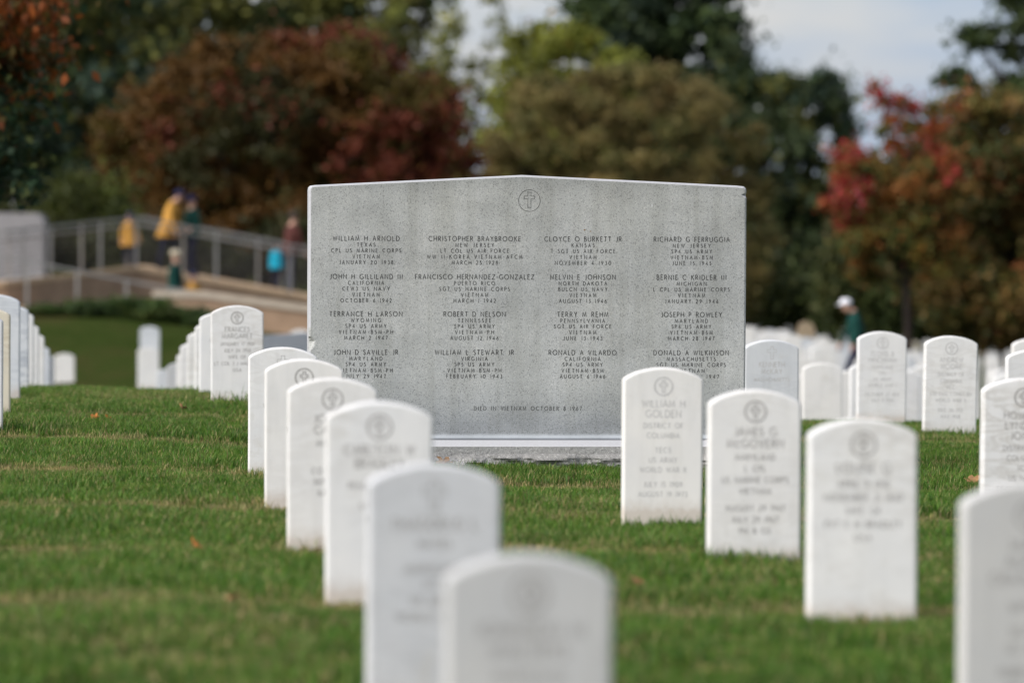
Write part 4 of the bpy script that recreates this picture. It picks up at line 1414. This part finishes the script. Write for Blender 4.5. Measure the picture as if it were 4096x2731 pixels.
for k in range(9):
    x = 6.0 + 1.9 * k
    shrub(('first', 'second', 'third', 'fourth', 'fifth', 'sixth', 'seventh', 'eighth', 'ninth')[k] + ' dark bush of the hedge under the right trees, counted from the monument', x, 178 + (k % 3) * 2.2, 1.7, 4.2 + .7 * math.sin(k * 2.1), 5200, .26, dp, 80 + k, group='dark hedge bushes under the trees on the right')

# far wood closing the view under the crowns
r0 = random.Random(77)
cl = [(r0.uniform(-45, 45), 255 + r0.uniform(-6, 6), r0.uniform(-4.5, 3.0) - .05 * 0, r0.uniform(1.6, 3.0), 2.0, r0.uniform(1.1, 1.9)) for _ in range(190)]
cl += [(r0.uniform(-27, -4.6), 246 + r0.uniform(-5, 5), r0.uniform(1.5, 10.8), r0.uniform(1.2, 2.2), 1.8, r0.uniform(.9, 1.5)) for _ in range(150)]
cl += [(r0.uniform(.2, 8.5), 246 + r0.uniform(-4, 4), r0.uniform(1.0, 7.2), r0.uniform(.8, 1.4), 1.5, r0.uniform(.7, 1.2)) for _ in range(60)]
V, Fq, T = leaves(cl, 78000, .55, pal([(.055, .070, .026), (.085, .09, .03), (.11, .09, .034)], [3, 2, 1]), 99, shell=.2)
wood = link('distant_wood', np_mesh('distant_wood', V, Fq, [M['leaf']], False, None, T))
tag(wood, 'dark far wood closing the view between the trunks', 'wood', kind='stuff')

# ================================================================== lawn
tufts = bpy.data.collections.new('grass_tufts')
TUFT_KINDS = 10


def tuft_mesh(seed, dry):
    r = np.random.default_rng(seed)
    n = 84
    base = r.normal(size=(n, 2)) * .055
    hgt = r.uniform(.020, .054, n) * (.85 if dry > .5 else 1.0)
    hgt[:3] *= 1.34
    az = r.uniform(0, 2 * np.pi, n)
    ln = r.uniform(.1, .75, n) ** 1.1 * hgt * 1.1
    wd = r.uniform(.0012, .0025, n)
    dx, dy = np.cos(az), np.sin(az)
    sx, sy = -dy, dx
    tw = r.uniform(-.7, .7, n)
    sx, sy = sx * np.cos(tw) - sy * np.sin(tw), sx * np.sin(tw) + sy * np.cos(tw)
    V = np.zeros((n, 5, 3))
    for q, (f, hf, wf) in enumerate(((0, 0, 1.0), (.35, .58, .85))):
        for e_, sg in enumerate((-1, 1)):
            V[:, q * 2 + e_, 0] = base[:, 0] + dx * ln * f + sx * wd * wf * sg
            V[:, q * 2 + e_, 1] = base[:, 1] + dy * ln * f + sy * wd * wf * sg
            V[:, q * 2 + e_, 2] = hgt * hf - (.01 if q == 0 else 0)
    V[:, 4, 0] = base[:, 0] + dx * ln
    V[:, 4, 1] = base[:, 1] + dy * ln
    V[:, 4, 2] = hgt
    i0 = np.arange(n) * 5
    quad = np.stack([i0, i0 + 1, i0 + 3, i0 + 2], 1)
    tri = np.stack([i0 + 2, i0 + 3, i0 + 4], 1)
    green = np.array([(.060, .152, .014), (.084, .176, .019), (.036, .100, .010), (.128, .190, .036)])[r.integers(0, 4, n)]
    straw = np.array([(.38, .32, .15), (.29, .25, .10), (.19, .155, .07)])[r.integers(0, 3, n)]
    isdry = r.random(n) < dry
    V[:, :, 2] *= np.where(isdry, .95, 1.0)[:, None]
    c = np.where(isdry[:, None], straw, green) * (.75 + .5 * r.random(n))[:, None]
    me = np_mesh('tuft', V.reshape(-1, 3), [quad, tri], [M['grass']], True, None, np.concatenate([c, c * 1.08]))
    return me


for k in range(TUFT_KINDS):
    o = bpy.data.objects.new('tuft_%02d' % k, tuft_mesh(400 + k, .07 if k < 6 else (.38 if k < 8 else .85)))
    tufts.objects.link(o)

pts = []
for y0 in np.arange(8.0, 43.0, .5):
    hw = .103 * y0 + 1.1
    dens = 165 if y0 > 18 else 125
    n = int(dens * .5 * 2 * hw)
    pts.append(np.stack([RNG.uniform(-hw, hw, n), RNG.uniform(y0, y0 + .5, n)], 1))
pts = np.concatenate(pts)
px_, py_ = pts[:, 0], pts[:, 1]
pz_ = ground_z(px_, py_) - .004
npt = len(pts)
# straw shows in thin bands along the rows where the trimmer runs, and in loose patches
v_ = (py_ * cst - px_ * snt)
ph = (v_ - 25.02) / 3.0
dist = np.abs(ph - np.round(ph)) * 3.0
rowk = np.round(ph)
wob = .35 + .65 * (np.sin(px_ * 3.1 + rowk * 2.0) * np.sin(px_ * 1.3 + rowk * 5.0) > -.35)
band = np.exp(-(dist / .22) ** 2) * wob
sd = (ph - np.round(ph)) * 3.0
wide = np.exp(-((sd + .22) / .38) ** 2) * wob
patch = (np.sin(px_ * 1.9 + 1.3 * np.sin(py_ * .9)) * np.sin(py_ * 1.15 + .8 * np.sin(px_ * 1.4 + 2)) + .25 * RNG.normal(size=npt))
dryp = .10 + 1.9 * band + .34 * (patch > .45)
dryp += .25 * ((py_ > 32) & (px_ < 0))
u_ = RNG.random(npt)
kind = np.where(u_ < dryp * .45, RNG.integers(8, 10, npt), np.where(u_ < dryp * 1.2, RNG.integers(6, 8, npt), RNG.integers(0, 6, npt)))
scale = RNG.uniform(.8, 1.25, npt) * (1 - .30 * band) * (1 - .34 * wide) * (1 + .22 * np.sin(px_ * 4.7 + py_ * 2.2) * np.sin(py_ * 3.9) + .15 * np.sin(px_ * 1.7 + 1) * np.sin(py_ * 1.1))
# taller fringe where the mower misses, along the foot of the monument
near_m = (np.abs(py_ - (26.62 + (px_ - .08) * .075)) < .14) & (np.abs(px_ - .1) < 1.35)
scale = np.where(near_m, scale * 1.12, scale)
for sx_, sy_ in STONES:          # ragged longer tufts at the foot of each stone
    if sy_ > 42: continue
    hit = (np.abs(px_ - sx_) < .22) & (py_ > sy_ - .13) & (py_ < sy_ + .16)
    scale = np.where(hit, scale * RNG.choice([.85, 1.0, 1.2, 1.55], npt), scale)
kind = np.where(near_m, RNG.integers(0, 6, npt), kind)
gm_ = bpy.data.meshes.new('grass')
gm_.vertices.add(npt)
gm_.vertices.foreach_set('co', np.stack([px_, py_, pz_], 1).astype(np.float32).ravel())
for nm, ty, arr in (('kind_index', 'INT', kind.astype(np.int32)), ('size', 'FLOAT', scale.astype(np.float32)), ('turn', 'FLOAT', RNG.uniform(0, 6.283, npt).astype(np.float32))):
    at = gm_.attributes.new(nm, ty, 'POINT')
    at.data.foreach_set('value', arr)
grass = link('grass', gm_)
tag(grass, 'short green lawn grass with straw coloured bands between the headstones', 'grass', kind='stuff')
ng = bpy.data.node_groups.new('scatter_grass', 'GeometryNodeTree')
ng.interface.new_socket('Geometry', in_out='INPUT', socket_type='NodeSocketGeometry')
ng.interface.new_socket('Geometry', in_out='OUTPUT', socket_type='NodeSocketGeometry')
gi = ng.nodes.new('NodeGroupInput')
go = ng.nodes.new('NodeGroupOutput')
mtp = ng.nodes.new('GeometryNodeMeshToPoints')
iop = ng.nodes.new('GeometryNodeInstanceOnPoints')
ci = ng.nodes.new('GeometryNodeCollectionInfo')
ci.inputs['Collection'].default_value = tufts
ci.inputs['Separate Children'].default_value = True
ci.inputs['Reset Children'].default_value = True
iop.inputs['Pick Instance'].default_value = True


def named(nm, ty):
    o = ng.nodes.new('GeometryNodeInputNamedAttribute')
    o.data_type = ty
    o.inputs['Name'].default_value = nm
    return o.outputs['Attribute']


cx = ng.nodes.new('ShaderNodeCombineXYZ')
L_ = ng.links.new
L_(gi.outputs[0], mtp.inputs[0])
L_(mtp.outputs[0], iop.inputs['Points'])
L_(ci.outputs[0], iop.inputs['Instance'])
L_(named('kind_index', 'INT'), iop.inputs['Instance Index'])
L_(named('turn', 'FLOAT'), cx.inputs['Z'])
L_(cx.outputs[0], iop.inputs['Rotation'])
L_(named('size', 'FLOAT'), iop.inputs['Scale'])
L_(iop.outputs[0], go.inputs[0])
md = grass.modifiers.new('scatter', 'NODES')
md.node_group = ng

# ================================================================== fallen leaves
def fallen_leaf(label, x, y, size, mat, seed):
    r = random.Random(seed)
    n = 20
    mb = MB()
    vs = [(0, 0, .004)]
    for i in range(n):
        t = 2 * math.pi * i / n
        rad_ = size * (.55 + .45 * abs(math.cos(2.5 * t))) * r.uniform(.85, 1.1)
        vs.append((rad_ * math.cos(t), rad_ * .8 * math.sin(t), .012 + .35 * rad_ * abs(math.sin(t)) + r.uniform(-.004, .006)))
    fs = [(0, 1 + i, 1 + (i + 1) % n) for i in range(n)]
    mb.add(vs, fs)
    mb.tube([(-size * .5, 0, .012), (-size * 1.3, .01, .004)], [.0015, .001], 5)
    o = mb.build('fallen_leaf', M[mat], None, False, (x, y, gz(x, y) + .030), r.uniform(0, 6), fix=False)
    o.rotation_euler = (r.uniform(.3, .8), r.uniform(-.4, .4), r.uniform(0, 6))
    tag(o, label, 'leaf', 'fallen leaves on the lawn')


fallen_leaf('bright orange fallen leaf on the lawn left of the headstone column', -1.150, 18.90, .042, 'dead_leaf', 1)
fallen_leaf('small orange leaf on the lawn near the left edge', -2.380, 29.9, .034, 'dead_leaf', 2)
fallen_leaf('second small orange leaf beside the one near the left edge', -2.320, 29.95, .028, 'dead_leaf', 3)
fallen_leaf('tan leaf against the foot of the granite monument', -.345, 26.50, .050, 'dead_leaf_tan', 4)
fallen_leaf('brown leaf right of the front headstone', .410, 17.05, .030, 'dead_leaf_tan', 5)
fallen_leaf('tan crumpled leaf beside the sharp headstone at the right edge', 2.300, 25.9, .048, 'dead_leaf_tan', 6)
fallen_leaf('brown leaf in the blurred grass near the bottom left', -.830, 15.75, .034, 'dead_leaf_tan', 7)
fallen_leaf('pale tan leaf on the grass left of the lone headstone', -1.99, 31.5, .045, 'dead_leaf_tan', 8)
